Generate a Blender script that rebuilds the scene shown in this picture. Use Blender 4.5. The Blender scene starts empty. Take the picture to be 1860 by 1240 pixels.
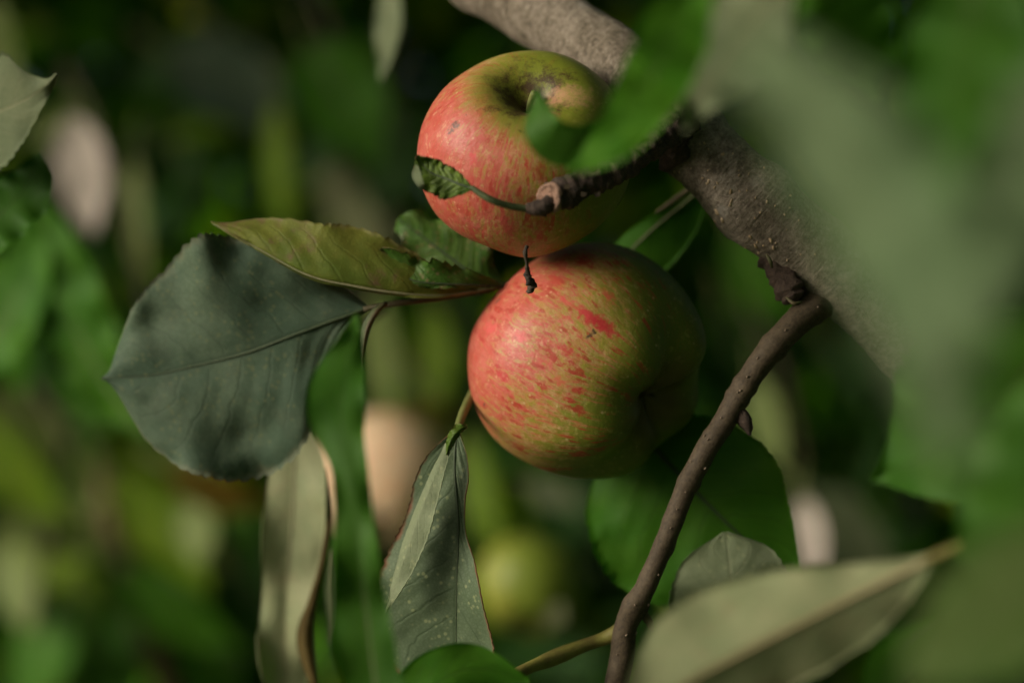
import bpy, math, random
import numpy as np
from mathutils import Vector, Matrix, noise as mnoise

random.seed(7)
RNG = np.random.default_rng(7)
S = bpy.context.scene
COL = S.collection

# ------------------------------------------------------------------ camera, world, sun, exposure
CAM_Z = 1.60            # height of the lens above the orchard grass
FOC = 0.715             # distance of the branch from the lens
LENS, SENSOR = 85.0, 36.0
K = SENSOR / LENS / 1860.0

cam_d = bpy.data.cameras.new('camera')
cam = bpy.data.objects.new('camera', cam_d)
COL.objects.link(cam)
cam.location = (0, 0, CAM_Z)
cam.rotation_euler = (math.radians(90), 0, 0)
cam_d.lens, cam_d.sensor_width = LENS, SENSOR
cam_d.clip_start, cam_d.clip_end = 0.01, 1500
cam_d.dof.use_dof = True
cam_d.dof.focus_distance = FOC - 0.010
cam_d.dof.aperture_fstop = 4.0
cam_d.dof.aperture_blades = 0
S.camera = cam

to_sun = Vector((-0.88, -0.36, 0.36)).normalized()
SUN_EL = math.asin(to_sun.z)
SUN_ROT = math.atan2(to_sun.x, to_sun.y)
w = bpy.data.worlds.new('World')
S.world = w
w.use_nodes = True
nt = w.node_tree
sky = nt.nodes.new('ShaderNodeTexSky')
sky.sky_type = 'NISHITA'
sky.sun_disc = False
sky.sun_elevation = SUN_EL
sky.sun_rotation = SUN_ROT
sky.air_density = 0.4
sky.dust_density = 6.0
sky.ozone_density = 0.3
bg = nt.nodes['Background']
bg.inputs['Strength'].default_value = 0.05
nt.links.new(sky.outputs[0], bg.inputs['Color'])

sun_d = bpy.data.lights.new('sun', 'SUN')
sun_d.energy = 1.5
sun_d.angle = math.radians(24)
sun_d.color = (1.0, 0.93, 0.82)
sun = bpy.data.objects.new('sun', sun_d)
COL.objects.link(sun)
sun.location = (-3, -2, 4)
sun.rotation_euler = to_sun.to_track_quat('Z', 'Y').to_euler()

S.view_settings.view_transform = 'Standard'
S.view_settings.look = 'None'
S.view_settings.gamma = 1.0
S.view_settings.use_curve_mapping = False
S.view_settings.exposure = 0.85
S.render.engine = 'CYCLES'
S.cycles.use_denoising = True
S.cycles.max_bounces = 8
S.cycles.transmission_bounces = 6

# ------------------------------------------------------------------ helpers
def P(x, y, d=0.0):
    """photo pixel (of 1860x1240) at d millimetres beyond the branch plane -> a point in the place"""
    D = FOC + d * 0.001
    return np.array(((x - 930) * K * D, D, CAM_Z - (y - 620) * K * D))

def PX(d=0.0):
    return K * (FOC + d * 0.001)

def obj(name, me, parent=None, mats=()):
    o = bpy.data.objects.new(name, me)
    COL.objects.link(o)
    for m in mats:
        me.materials.append(m)
    if parent is not None:
        o.parent = parent
        base = Vector((0, 0, 0))
        p = parent
        while p is not None:
            base += p.location
            p = p.parent
        o.location = -base
    return o

def thing(name, label, cat, at, group=None):
    o = bpy.data.objects.new(name, None)
    COL.objects.link(o)
    o.empty_display_size = 0.01
    o.location = Vector(at)
    o['label'] = label
    o['category'] = cat
    if group:
        o['group'] = group
    return o

def mesh(name, verts, faces, smooth=True, uvs=None, mat_idx=None):
    me = bpy.data.meshes.new(name)
    me.from_pydata([tuple(map(float, v)) for v in verts], [], [tuple(map(int, f)) for f in faces])
    if smooth:
        me.polygons.foreach_set('use_smooth', np.ones(len(me.polygons), dtype=bool))
    if mat_idx is not None:
        me.polygons.foreach_set('material_index', np.asarray(mat_idx, dtype=np.int32))
    if uvs is not None:
        l = me.uv_layers.new(name='UVMap')
        vi = np.empty(len(me.loops), dtype=np.int32)
        me.loops.foreach_get('vertex_index', vi)
        l.data.foreach_set('uv', np.asarray(uvs, dtype=np.float32)[vi].ravel())
    me.update()
    return me

def spline(pts, n):
    """Catmull-Rom through pts, resampled evenly to n points"""
    p = np.asarray(pts, float)
    if len(p) == 2:
        t = np.linspace(0, 1, n)[:, None]
        return p[0] * (1 - t) + p[1] * t
    q = np.vstack([2 * p[0] - p[1], p, 2 * p[-1] - p[-2]])
    out = []
    for i in range(1, len(q) - 2):
        a, b, c, d = q[i - 1], q[i], q[i + 1], q[i + 2]
        t = np.linspace(0, 1, 24, endpoint=False)[:, None]
        out.append(0.5 * (2 * b + (c - a) * t + (2 * a - 5 * b + 4 * c - d) * t ** 2 + (3 * b - a - 3 * c + d) * t ** 3))
    out = np.vstack(out + [p[-1:]])
    s = np.concatenate([[0], np.cumsum(np.linalg.norm(np.diff(out[:, :3], axis=0), axis=1))])
    u = np.linspace(0, s[-1], n)
    return np.stack([np.interp(u, s, out[:, k]) for k in range(p.shape[1])], 1)

def ctrl(vals, t):
    """smooth curve through (t, value) pairs or an even list of values"""
    if np.isscalar(vals):
        return np.full_like(t, float(vals))
    if len(vals) and np.isscalar(vals[0]):
        vals = [(i / (len(vals) - 1), v) for i, v in enumerate(vals)]
    x = np.array([v[0] for v in vals], float)
    y = np.array([v[1] for v in vals], float)
    m = np.gradient(y, x) if len(x) > 2 else np.full(len(x), (y[-1] - y[0]) / (x[-1] - x[0]))
    i = np.clip(np.searchsorted(x, t) - 1, 0, len(x) - 2)
    h = x[i + 1] - x[i]
    u = (t - x[i]) / h
    return ((2 * u ** 3 - 3 * u ** 2 + 1) * y[i] + (u ** 3 - 2 * u ** 2 + u) * h * m[i] +
            (-2 * u ** 3 + 3 * u ** 2) * y[i + 1] + (u ** 3 - u ** 2) * h * m[i + 1])

def fbm(v, scale, seed=0.0, octv=3):
    return mnoise.fractal(Vector((v[0] * scale + seed, v[1] * scale - seed * 1.7, v[2] * scale + seed * 0.6)), 0.8, 2.0, octv)

# ------------------------------------------------------------------ materials
class NT:
    def __init__(self, name):
        self.m = bpy.data.materials.new(name)
        self.m.use_nodes = True
        self.t = self.m.node_tree
        self.t.nodes.clear()
        self.out = self.t.nodes.new('ShaderNodeOutputMaterial')

    def n(self, kind, ins=None, **props):
        nd = self.t.nodes.new('ShaderNode' + kind)
        for k, v in props.items():
            setattr(nd, k, v)
        for k, v in (ins or {}).items():
            self.set(nd.inputs[k], v)
        return nd

    def set(self, sock, v):
        if isinstance(v, bpy.types.NodeSocket):
            self.t.links.new(v, sock)
        elif isinstance(v, tuple) and len(v) == 3 and sock.type == 'RGBA':
            sock.default_value = (*v, 1)
        else:
            sock.default_value = v

    def math(self, op, a, b=0.0, c=0.0, clamp=False):
        return self.n('Math', {0: a, 1: b, 2: c}, operation=op, use_clamp=clamp).outputs[0]

    def vmath(self, op, a, b=(0, 0, 0)):
        nd = self.n('VectorMath', {0: a, 1: b}, operation=op)
        return nd.outputs['Value'] if op in ('DOT_PRODUCT', 'LENGTH', 'DISTANCE') else nd.outputs['Vector']

    def step(self, v, lo, hi):
        return self.n('MapRange', {'Value': v, 'From Min': lo, 'From Max': hi}, interpolation_type='SMOOTHSTEP').outputs[0]

    def mix(self, f, a, b):
        nd = self.n('Mix', data_type='RGBA')
        self.set(nd.inputs['Factor'], f)
        self.set(nd.inputs[6], a)
        self.set(nd.inputs[7], b)
        return nd.outputs[2]

    def noise(self, vec, scale, detail=3.0, rough=0.55, out=0):
        return self.n('TexNoise', {'Vector': vec, 'Scale': scale, 'Detail': detail, 'Roughness': rough}).outputs[out]

    def done(self, shader):
        self.t.links.new(shader, self.out.inputs['Surface'])
        return self.m

def scale3(c, k):
    return tuple(min(1.0, x * k) for x in c)

def leaf_mat(name, base, second, trans_col, vein, trans=0.35, rough=0.5, spots=0.0, spot_col=(0.30, 0.28, 0.10),
             edge=0.0, edge_col=(0.10, 0.04, 0.015), blotch=0.0, blotch_col=(0.14, 0.07, 0.03), bump=0.35, vein_k=0.5, seed=0.0):
    g = NT(name)
    tc = g.n('TexCoord')
    ob = g.n('Mapping', {'Vector': tc.outputs['Object'], 'Location': (seed, seed * 0.37, -seed)}).outputs[0]
    uv = g.n('SeparateXYZ', {0: tc.outputs['UV']})
    wob = g.math('MULTIPLY', g.math('SUBTRACT', g.noise(ob, 90, 2), 0.5), 0.10)
    u = g.math('SUBTRACT', g.math('MULTIPLY', uv.outputs[0], 2.0), 1.0)
    au = g.math('ABSOLUTE', u)
    v = g.math('ADD', uv.outputs[1], wob)
    side = g.math('MULTIPLY', g.math('GREATER_THAN', u, 0.0), 0.45)
    ph = g.math('ADD', g.math('MULTIPLY', g.math('SUBTRACT', v, g.math('MULTIPLY', g.math('POWER', au, 1.25), 0.26)), 8.5), side)
    fr = g.math('ABSOLUTE', g.math('SUBTRACT', g.math('FRACT', ph), 0.5))
    sv = g.math('SUBTRACT', 1.0, g.step(fr, 0.0, 0.085))
    sv = g.math('MULTIPLY', sv, g.math('SUBTRACT', 1.0, g.step(au, 0.55, 1.0)))
    mid = g.math('SUBTRACT', 1.0, g.step(au, 0.01, 0.05))
    cells = g.n('TexVoronoi', {'Vector': ob, 'Scale': 900.0}, feature='DISTANCE_TO_EDGE').outputs['Distance']
    net = g.math('SUBTRACT', 1.0, g.step(cells, 0.0, 0.25))
    mott = g.step(g.noise(ob, 55, 4, 0.6), 0.36, 0.66)
    c = g.mix(mott, base, second)
    fine = g.noise(ob, 700, 3, 0.7)
    c = g.mix(g.math('MULTIPLY', g.step(fine, 0.35, 0.75), 0.35), c, scale3(base, 0.55))
    c = g.mix(g.math('MULTIPLY', net, 0.30), c, vein)
    veins = g.math('MAXIMUM', g.math('MULTIPLY', sv, 0.65), mid)
    c = g.mix(g.math('MULTIPLY', veins, vein_k), c, vein)
    if spots:
        sp = g.n('TexVoronoi', {'Vector': ob, 'Scale': 480.0, 'Randomness': 1.0})
        pick = g.math('MULTIPLY', g.math('SUBTRACT', 1.0, g.step(sp.outputs['Distance'], 0.15, 0.36)),
                      g.step(g.noise(ob, 120, 2), 0.43, 0.55))
        c = g.mix(g.math('MULTIPLY', pick, spots), c, spot_col)
    if blotch:
        bl = g.step(g.noise(ob, 70, 5, 0.7), 0.52, 0.64)
        c = g.mix(g.math('MULTIPLY', bl, blotch), c, blotch_col)
    if edge:
        ed = g.math('MULTIPLY', g.step(g.math('ADD', au, g.math('MULTIPLY', g.math('SUBTRACT', g.noise(ob, 160, 3), 0.5), 0.25)), 0.90, 1.0), edge)
        c = g.mix(ed, c, edge_col)
    h = g.math('ADD', g.math('MULTIPLY', veins, -0.6), g.math('MULTIPLY', g.noise(ob, 260, 4, 0.6), 0.9))
    h = g.math('ADD', h, g.math('MULTIPLY', cells, 0.5))
    bp = g.n('Bump', {'Strength': bump, 'Distance': 0.0006, 'Height': h})
    pr = g.n('BsdfPrincipled', {'Base Color': c, 'Roughness': rough, 'Specular IOR Level': 0.22, 'Normal': bp.outputs[0]})
    tc2 = g.mix(g.math('MULTIPLY', veins, 0.5), trans_col, scale3(trans_col, 0.35))
    tr = g.n('BsdfTranslucent', {'Color': tc2, 'Normal': bp.outputs[0]})
    mx = g.n('MixShader', {0: trans, 1: pr.outputs[0], 2: tr.outputs[0]})
    return g.done(mx.outputs[0])

TOP = leaf_mat('leaf green', (0.046, 0.175, 0.006), (0.072, 0.205, 0.008), (0.20, 0.58, 0.012), (0.060, 0.130, 0.012), trans=0.38, rough=0.6)
MID = leaf_mat('leaf mid green', (0.032, 0.120, 0.005), (0.050, 0.150, 0.008), (0.15, 0.46, 0.010), (0.050, 0.105, 0.012), trans=0.38, rough=0.6)
DEEP = leaf_mat('leaf deep green', (0.012, 0.055, 0.004), (0.020, 0.075, 0.005), (0.05, 0.20, 0.006), (0.035, 0.08, 0.012), rough=0.65)  # darkened so leaves far inside the crown carry their shade in the colour
UNDER = leaf_mat('leaf downy underside', (0.120, 0.158, 0.078), (0.148, 0.178, 0.088), (0.18, 0.28, 0.05), (0.21, 0.23, 0.12), trans=0.25, rough=0.7)
GREY = leaf_mat('leaf grey green', (0.062, 0.106, 0.062), (0.110, 0.158, 0.094), (0.09, 0.18, 0.04), (0.046, 0.070, 0.042), trans=0.16, rough=0.7, spots=0.5,
                spot_col=(0.16, 0.18, 0.08), blotch=0.35, blotch_col=(0.050, 0.068, 0.040), edge=0.6, edge_col=(0.16, 0.17, 0.10), bump=0.30, vein_k=0.45)
YELLOW = leaf_mat('leaf yellowing', (0.205, 0.225, 0.036), (0.110, 0.165, 0.020), (0.34, 0.38, 0.03), (0.055, 0.075, 0.012), trans=0.25, rough=0.5,
                  blotch=0.75, blotch_col=(0.17, 0.085, 0.055), edge=0.5, edge_col=(0.26, 0.22, 0.10), bump=0.4, vein_k=0.38, seed=3.1)
TORN = leaf_mat('leaf torn green', (0.055, 0.140, 0.014), (0.110, 0.185, 0.035), (0.10, 0.30, 0.02), (0.025, 0.055, 0.010), spots=0.4, spot_col=(0.35, 0.18, 0.12), trans=0.25,
                edge=0.5, bump=0.6, seed=1.7)
HANG = leaf_mat('leaf dusty green', (0.105, 0.150, 0.078), (0.135, 0.185, 0.098), (0.12, 0.22, 0.03), (0.035, 0.062, 0.024), trans=0.18, rough=0.6, spots=0.8,
                spot_col=(0.26, 0.30, 0.14), edge=0.7, edge_col=(0.22, 0.06, 0.03), bump=0.35, vein_k=0.4, seed=5.3)
PALE = leaf_mat('leaf pale silvery', (0.245, 0.300, 0.145), (0.33, 0.355, 0.185), (0.34, 0.38, 0.11), (0.38, 0.36, 0.19), trans=0.25, rough=0.6, blotch=0.25,
                blotch_col=(0.26, 0.19, 0.10), seed=2.2)
BLUSH = leaf_mat('leaf pink glint', (0.50, 0.43, 0.35), (0.58, 0.50, 0.43), (0.4, 0.36, 0.26), (0.5, 0.45, 0.34), trans=0.2, rough=0.5)  # pale pink leaf tone, whitened to carry a sky glint
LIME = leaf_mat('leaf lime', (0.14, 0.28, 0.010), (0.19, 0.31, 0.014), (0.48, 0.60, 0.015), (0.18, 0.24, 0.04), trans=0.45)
OLIVE = leaf_mat('leaf olive', (0.145, 0.225, 0.045), (0.19, 0.26, 0.060), (0.32, 0.36, 0.07), (0.24, 0.25, 0.09), trans=0.35, rough=0.55)
OLIVE_D = leaf_mat('leaf dull olive', (0.064, 0.130, 0.022), (0.086, 0.148, 0.030), (0.24, 0.38, 0.04), (0.14, 0.15, 0.05), trans=0.3, rough=0.6)
OCHRE = leaf_mat('leaf ochre', (0.26, 0.15, 0.015), (0.22, 0.17, 0.02), (0.4, 0.22, 0.02), (0.2, 0.12, 0.02), trans=0.35)
BROWN = leaf_mat('leaf withered', (0.12, 0.085, 0.022), (0.17, 0.125, 0.035), (0.15, 0.08, 0.02), (0.05, 0.03, 0.01), trans=0.15, rough=0.7)
CURL = leaf_mat('leaf curled green', (0.075, 0.150, 0.014), (0.140, 0.210, 0.026), (0.16, 0.30, 0.02), (0.022, 0.045, 0.008), trans=0.25, rough=0.45, edge=0.9,
                edge_col=(0.13, 0.06, 0.03), bump=0.8, vein_k=0.75, seed=4.4)

MIST = leaf_mat('leaf soft green underside', (0.098, 0.170, 0.068), (0.126, 0.192, 0.084), (0.2, 0.36, 0.05), (0.17, 0.21, 0.10), trans=0.3, rough=0.7)
DUST = leaf_mat('leaf dusty underside', (0.170, 0.215, 0.110), (0.200, 0.240, 0.130), (0.2, 0.28, 0.06), (0.22, 0.25, 0.14), trans=0.2, rough=0.65, spots=0.6, spot_col=(0.30, 0.33, 0.17))

def plain_stem(name, c1, c2, rough=0.6):
    g = NT(name)
    tc = g.n('TexCoord')
    n1 = g.noise(tc.outputs['Object'], 150, 4, 0.6)
    n2 = g.noise(tc.outputs['Object'], 900, 3, 0.6)
    c = g.mix(g.step(n1, 0.35, 0.65), c1, c2)
    bp = g.n('Bump', {'Strength': 0.4, 'Distance': 0.0005, 'Height': n2})
    return g.done(g.n('BsdfPrincipled', {'Base Color': c, 'Roughness': rough, 'Specular IOR Level': 0.3, 'Normal': bp.outputs[0]}).outputs[0])

STALK = plain_stem('leaf stalk green', (0.10, 0.14, 0.03), (0.16, 0.17, 0.05))
STALK_Y = plain_stem('leaf stalk yellow', (0.20, 0.19, 0.04), (0.14, 0.12, 0.03))
STALK_B = plain_stem('leaf stalk brown', (0.085, 0.062, 0.030), (0.060, 0.065, 0.022))
RIB = plain_stem('leaf rib', (0.20, 0.21, 0.10), (0.24, 0.23, 0.12))
RIB_TAN = plain_stem('leaf rib tan', (0.24, 0.19, 0.09), (0.28, 0.22, 0.11))
RIB_DARK = plain_stem('leaf rib dark', (0.035, 0.055, 0.022), (0.05, 0.07, 0.03))
DRY = plain_stem('dry blackened stalk', (0.018, 0.014, 0.010), (0.07, 0.055, 0.035), 0.8)
TAN = plain_stem('dry bud scale', (0.30, 0.24, 0.13), (0.36, 0.30, 0.17), 0.7)

def bark_mat(name, c1, c2, c3, lich=0.0, fine=1.0, bump=0.6):
    g = NT(name)
    tc = g.n('TexCoord')
    ob = tc.outputs['Object']
    uv = tc.outputs['UV']
    st = g.n('Mapping', {'Vector': uv, 'Scale': (3.0, 40.0, 1.0)}).outputs[0]
    n1 = g.noise(ob, 85, 5, 0.65)
    n2 = g.math('ADD', g.math('MULTIPLY', g.noise(ob, 900 * fine, 5, 0.75), 0.5), g.math('MULTIPLY', g.noise(g.n('Mapping', {'Vector': uv, 'Scale': (26.0, 60.0, 1.0)}).outputs[0], 1.0, 5, 0.7), 0.5))
    n3 = g.noise(st, 3.0, 4, 0.6)
    n4 = g.noise(ob, 2400, 2, 0.6)
    c = g.mix(g.step(n1, 0.34, 0.66), c1, c2)
    c = g.mix(g.math('MULTIPLY', g.step(n2, 0.47, 0.68), 0.6), c, c3)
    c = g.mix(g.math('MULTIPLY', g.step(n2, 0.52, 0.36), 0.65), c, scale3(c1, 0.35))
    c = g.mix(g.math('MULTIPLY', g.step(n3, 0.55, 0.75), 0.3), c, scale3(c2, 0.6))
    if lich:
        vo = g.n('TexVoronoi', {'Vector': ob, 'Scale': 120.0}).outputs['Distance']
        pk = g.math('MULTIPLY', g.step(vo, 0.42, 0.25), g.step(n1, 0.52, 0.66))
        c = g.mix(g.math('MULTIPLY', pk, lich), c, (0.36, 0.33, 0.27))
    h = g.math('ADD', g.math('ADD', n2, g.math('MULTIPLY', n3, 0.6)), g.math('MULTIPLY', n4, 0.3))
    bp = g.n('Bump', {'Strength': bump, 'Distance': 0.0012, 'Height': h})
    return g.done(g.n('BsdfPrincipled', {'Base Color': c, 'Roughness': 0.72, 'Specular IOR Level': 0.3, 'Normal': bp.outputs[0]}).outputs[0])

BARK = bark_mat('grey brown bark', (0.125, 0.100, 0.064), (0.270, 0.225, 0.165), (0.46, 0.40, 0.31), lich=0.7, bump=0.95)
BARK_DARK = bark_mat('dark rough bark', (0.040, 0.027, 0.018), (0.070, 0.047, 0.032), (0.15, 0.10, 0.065), fine=1.4, bump=0.9)
BARK_TWIG = bark_mat('smooth brown twig bark', (0.050, 0.036, 0.019), (0.074, 0.055, 0.030), (0.115, 0.086, 0.048), bump=0.25)
BARK_STEM = bark_mat('reddish brown stem bark', (0.110, 0.074, 0.028), (0.140, 0.096, 0.040), (0.16, 0.115, 0.055), bump=0.3)
WOOD = bark_mat('cut wood end', (0.30, 0.17, 0.11), (0.36, 0.23, 0.16), (0.42, 0.30, 0.22), fine=1.6, bump=0.9)
LENT = plain_stem('pale lenticel', (0.38, 0.27, 0.15), (0.46, 0.35, 0.22), 0.7)

LENT_DIM = plain_stem('dull lenticel', (0.15, 0.11, 0.07), (0.20, 0.15, 0.10), 0.7)

# ------------------------------------------------------------------ tubes
def tube_mesh(name, pts, radii, sides=16, n=60, rough=0.0, rscale=120.0, seed=0.0, rings=(), caps=True, flat=1.0, axis_n=None):
    """a tube through 3-D pts; rough is the bark relief as a share of the radius; rings = (t, width, height share)"""
    c = spline(pts, n)
    t = np.linspace(0, 1, n)
    r = ctrl(radii, t)
    for (rt, rw, rh) in rings:
        r = r * (1 + rh * np.exp(-((t - rt) / rw) ** 2))
    T = np.gradient(c, axis=0)
    T /= np.linalg.norm(T, axis=1)[:, None]
    up = np.array((0.0, -1.0, 0.0)) if abs(T[0][1]) < 0.9 else np.array((0.0, 0.0, 1.0))
    verts, uvs = [], []
    ln = np.sum(np.linalg.norm(np.diff(c, axis=0), axis=1))
    A = up
    for i in range(n):
        A = A - T[i] * np.dot(A, T[i])
        A /= np.linalg.norm(A)
        B = np.cross(T[i], A)
        for j in range(sides):
            a = 2 * math.pi * j / sides + math.pi
            d = A * math.cos(a) * flat + B * math.sin(a)
            p = c[i] + d * r[i]
            if rough:
                p = p + d * r[i] * rough * fbm(p, rscale, seed, 4)
            verts.append(p)
            uvs.append((j / sides, t[i] * ln * 10))
    faces = []
    for i in range(n - 1):
        for j in range(sides):
            k = (j + 1) % sides
            faces.append((i * sides + j, i * sides + k, (i + 1) * sides + k, (i + 1) * sides + j))
    if caps:
        for i, e in ((0, -1), (n - 1, 1)):
            m = len(verts)
            verts.append(c[i] + T[i] * e * r[i] * 0.35)
            uvs.append((0.5, t[i] * ln * 10))
            for j in range(sides):
                k = (j + 1) % sides
                a, b = i * sides + j, i * sides + k
                faces.append((b, a, m) if e < 0 else (a, b, m))
    return mesh(name, verts, faces, uvs=uvs)

def tube(name, parent, pts, radii, m, **kw):
    return obj(name, tube_mesh(name, pts, radii, **kw), parent, [m])

def px_path(pts):
    return np.array([P(*p) for p in pts])

# ------------------------------------------------------------------ leaves
def leaf(parent, path, wa, wb, front, back, n=40, cols=6, tilt_a=0, tilt_b=0, roll=0, teeth=0, tooth=0.05, ruffle=0.0, ruf_n=5, wave=0.0,
         pucker=0.0, rib=RIB, rib_r=3.0, rib_front=True, stalk=None, stalk_r=4.0, stalk_m=STALK, label=None, th=0.00016, seed=None, prof_a=None, prof_b=None,
         bite=(), name='leaf', pk_b=1.0):
    """path: midrib from base to tip as (x, y, mm beyond the branch plane); wa / wb: half widths in photo pixels along it on
    the side left / right of the direction of travel; tilt: degrees by which a half lifts towards the lens; prof: (s, degrees) across a half."""
    seed = RNG.uniform(0, 100) if seed is None else seed
    raw = np.array(path, float)
    pp = np.array([P(*p) for p in raw])
    c = spline(pp, n)
    t = np.linspace(0, 1, n)
    dd = (c[:, 1]) * K                                   # metres per photo pixel at each station
    T = np.gradient(c, axis=0)
    T /= np.linalg.norm(T, axis=1)[:, None]
    s2 = np.stack([T[:, 0], T[:, 2]], 1)
    s2 /= np.maximum(np.linalg.norm(s2, axis=1), 1e-6)[:, None]
    perp = np.stack([-s2[:, 1], np.zeros(n), s2[:, 0]], 1)
    CAMV = np.array((0.0, -1.0, 0.0))
    ss = np.linspace(0, 1, cols + 1) ** 0.85
    R = ctrl(roll, t)
    PKB = ctrl(pk_b, t)
    grid = np.zeros((n, 2 * cols + 1, 3))
    grid[:, cols] = c
    uvg = np.zeros((n, 2 * cols + 1, 2))
    uvg[:, :, 1] = t[:, None]
    uvg[:, cols, 0] = 0.5
    for sgn, wv, tl, prof in ((1, wa, tilt_a, prof_a), (-1, wb, tilt_b, prof_b)):
        W = np.maximum(ctrl(wv, t), 0.3)
        if teeth:
            saw = (t * teeth + 0.3 * np.sin(t * 17 + seed)) % 1.0
            W_t = W * (1 + tooth * (saw - 0.5)) + np.array([fbm((q * 30, seed, sgn), 1.0) for q in t]) * W * 0.02
        else:
            W_t = W
        for (b_side, b_t, b_w, b_d) in bite:
            if b_side == sgn:
                W_t = W_t * (1 - b_d * np.exp(-((t - b_t) / b_w) ** 4))
        TL = ctrl(tl, t) + sgn * R
        pos = c.copy()
        for j in range(1, cols + 1):
            sm = 0.5 * (ss[j] + ss[j - 1])
            ang = TL.copy()
            if prof is not None:
                ang = ang + ctrl(prof, np.array([sm]))[0] * (PKB if sgn < 0 else 1.0)
            ang = np.radians(ang)
            ww = (W + (W_t - W) * 6.0 * sm ** 5) * dd
            pos = pos + (ss[j] - ss[j - 1]) * ww[:, None] * (np.cos(ang)[:, None] * perp * sgn + np.sin(ang)[:, None] * CAMV)
            off = np.zeros(n)
            if ruffle:
                off += ruffle * 0.001 * (ss[j] ** 2) * np.sin(t * ruf_n * 2 * math.pi + seed + sgn)
            q = pos + off[:, None] * CAMV
            if wave or pucker:
                for i in range(n):
                    o = 0.0
                    if wave:
                        o += wave * 0.001 * ss[j] * fbm(q[i], 45.0, seed, 2)
                    if pucker:
                        vph = (t[i] - 0.26 * ss[j] ** 1.25) * 8.5 + (0.45 if sgn > 0 else 0)
                        o += pucker * 0.001 * (abs(math.sin(vph * math.pi)) - 0.5) * min(1, ss[j] * 4) * (1 - ss[j] ** 3)
                    q[i] += o * CAMV
            grid[:, cols + sgn * j] = q
            uvg[:, cols + sgn * j, 0] = 0.5 + 0.5 * sgn * ss[j]
    # normals towards the lens side
    du = np.gradient(grid, axis=1)
    dv = np.gradient(grid, axis=0)
    N = np.cross(du, dv)
    N /= np.maximum(np.linalg.norm(N, axis=2), 1e-12)[:, :, None]
    if np.mean(N[:, cols, 1]) > 0:
        N = -N
        flip = True
    else:
        flip = False
    m = 2 * cols + 1
    A = (grid + N * th).reshape(-1, 3)
    B = (grid - N * th).reshape(-1, 3)
    verts = np.vstack([A, B])
    uvs = np.vstack([uvg.reshape(-1, 2)] * 2)
    faces, mi = [], []
    o2 = n * m
    for i in range(n - 1):
        for j in range(m - 1):
            f = (i * m + j, i * m + j + 1, (i + 1) * m + j + 1, (i + 1) * m + j)
            if flip:
                f = f[::-1]
            faces.append(f)
            mi.append(0)
            faces.append(tuple(k + o2 for k in f[::-1]))
            mi.append(1)
    rimv = [i * m for i in range(n)] + [(n - 1) * m + j for j in range(1, m)] + [i * m + m - 1 for i in range(n - 2, -1, -1)] + [j for j in range(m - 2, 0, -1)]
    for k in range(len(rimv)):
        a, b = rimv[k], rimv[(k + 1) % len(rimv)]
        faces.append((a, b, b + o2, a + o2) if flip else (b, a, a + o2, b + o2))
        mi.append(0)
    o = obj(name, mesh(name, verts, faces, uvs=uvs, mat_idx=mi), parent, [front, back])
    if label:
        o['label'] = label
    if rib is not None:
        side = -1.0 if rib_front else 1.0
        k = max(5, n // 3)
        idx = np.linspace(0, n - 2, k).astype(int)
        rp = c[idx] + N[idx, cols] * (rib_r * dd[idx] * 0.25 * (1 if rib_front else -1))[:, None]
        rr = rib_r * dd[idx] * (1 - 0.8 * t[idx])
        obj('midrib', tube_mesh('midrib', rp, list(rr), sides=6, n=max(10, k)), o, [rib])
    if stalk is not None:
        sp = [P(*q) for q in stalk] + [c[0], c[min(2, n - 1)]]
        tube('petiole', o, sp, [stalk_r * PX(stalk[0][2])] * 3 + [stalk_r * 0.8 * PX(stalk[0][2])], stalk_m, sides=8, n=24)
    return o

def blurleaf(parent, x, y, d, ang, L, Wd, front, back=None, roll=None, cup=None, bend=None, label=None, stalk=True, n=18, cols=4):
    """a whole apple leaf whose blade is centred on (x, y, d); ang is the direction base -> tip, counter-clockwise from the right"""
    a = math.radians(ang)
    ux, uy = math.cos(a), -math.sin(a)
    roll = RNG.uniform(-30, 30) if roll is None else roll
    cup = RNG.uniform(5, 22) if cup is None else cup
    bend = RNG.uniform(-0.06, 0.06) if bend is None else bend
    dep = RNG.uniform(-12, 12)
    nx, ny = uy, -ux
    path = [(x + ux * L * q + nx * L * bend * (1 - 4 * q * q) * 1.0, y + uy * L * q + ny * L * bend * (1 - 4 * q * q), d + dep * q * 2) for q in (-0.5, -0.25, 0, 0.25, 0.5)]
    h = Wd / 2
    prof = [(0, 2), (0.08, h * 0.45), (0.25, h * 0.9), (0.42, h), (0.62, h * 0.86), (0.8, h * 0.52), (0.93, h * 0.18), (1, 1)]
    b0 = path[0]
    st = [(b0[0] - ux * L * 0.28 + nx * L * 0.05, b0[1] - uy * L * 0.28 + ny * L * 0.05, d + RNG.uniform(5, 20))] if stalk else None
    return leaf(parent, path, prof, prof, front, back or UNDER, n=n, cols=cols, tilt_a=cup, tilt_b=cup, roll=roll, ruffle=1.5, ruf_n=2.5, wave=2.0,
                stalk=st, label=label, rib_front=False, teeth=0)

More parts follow.
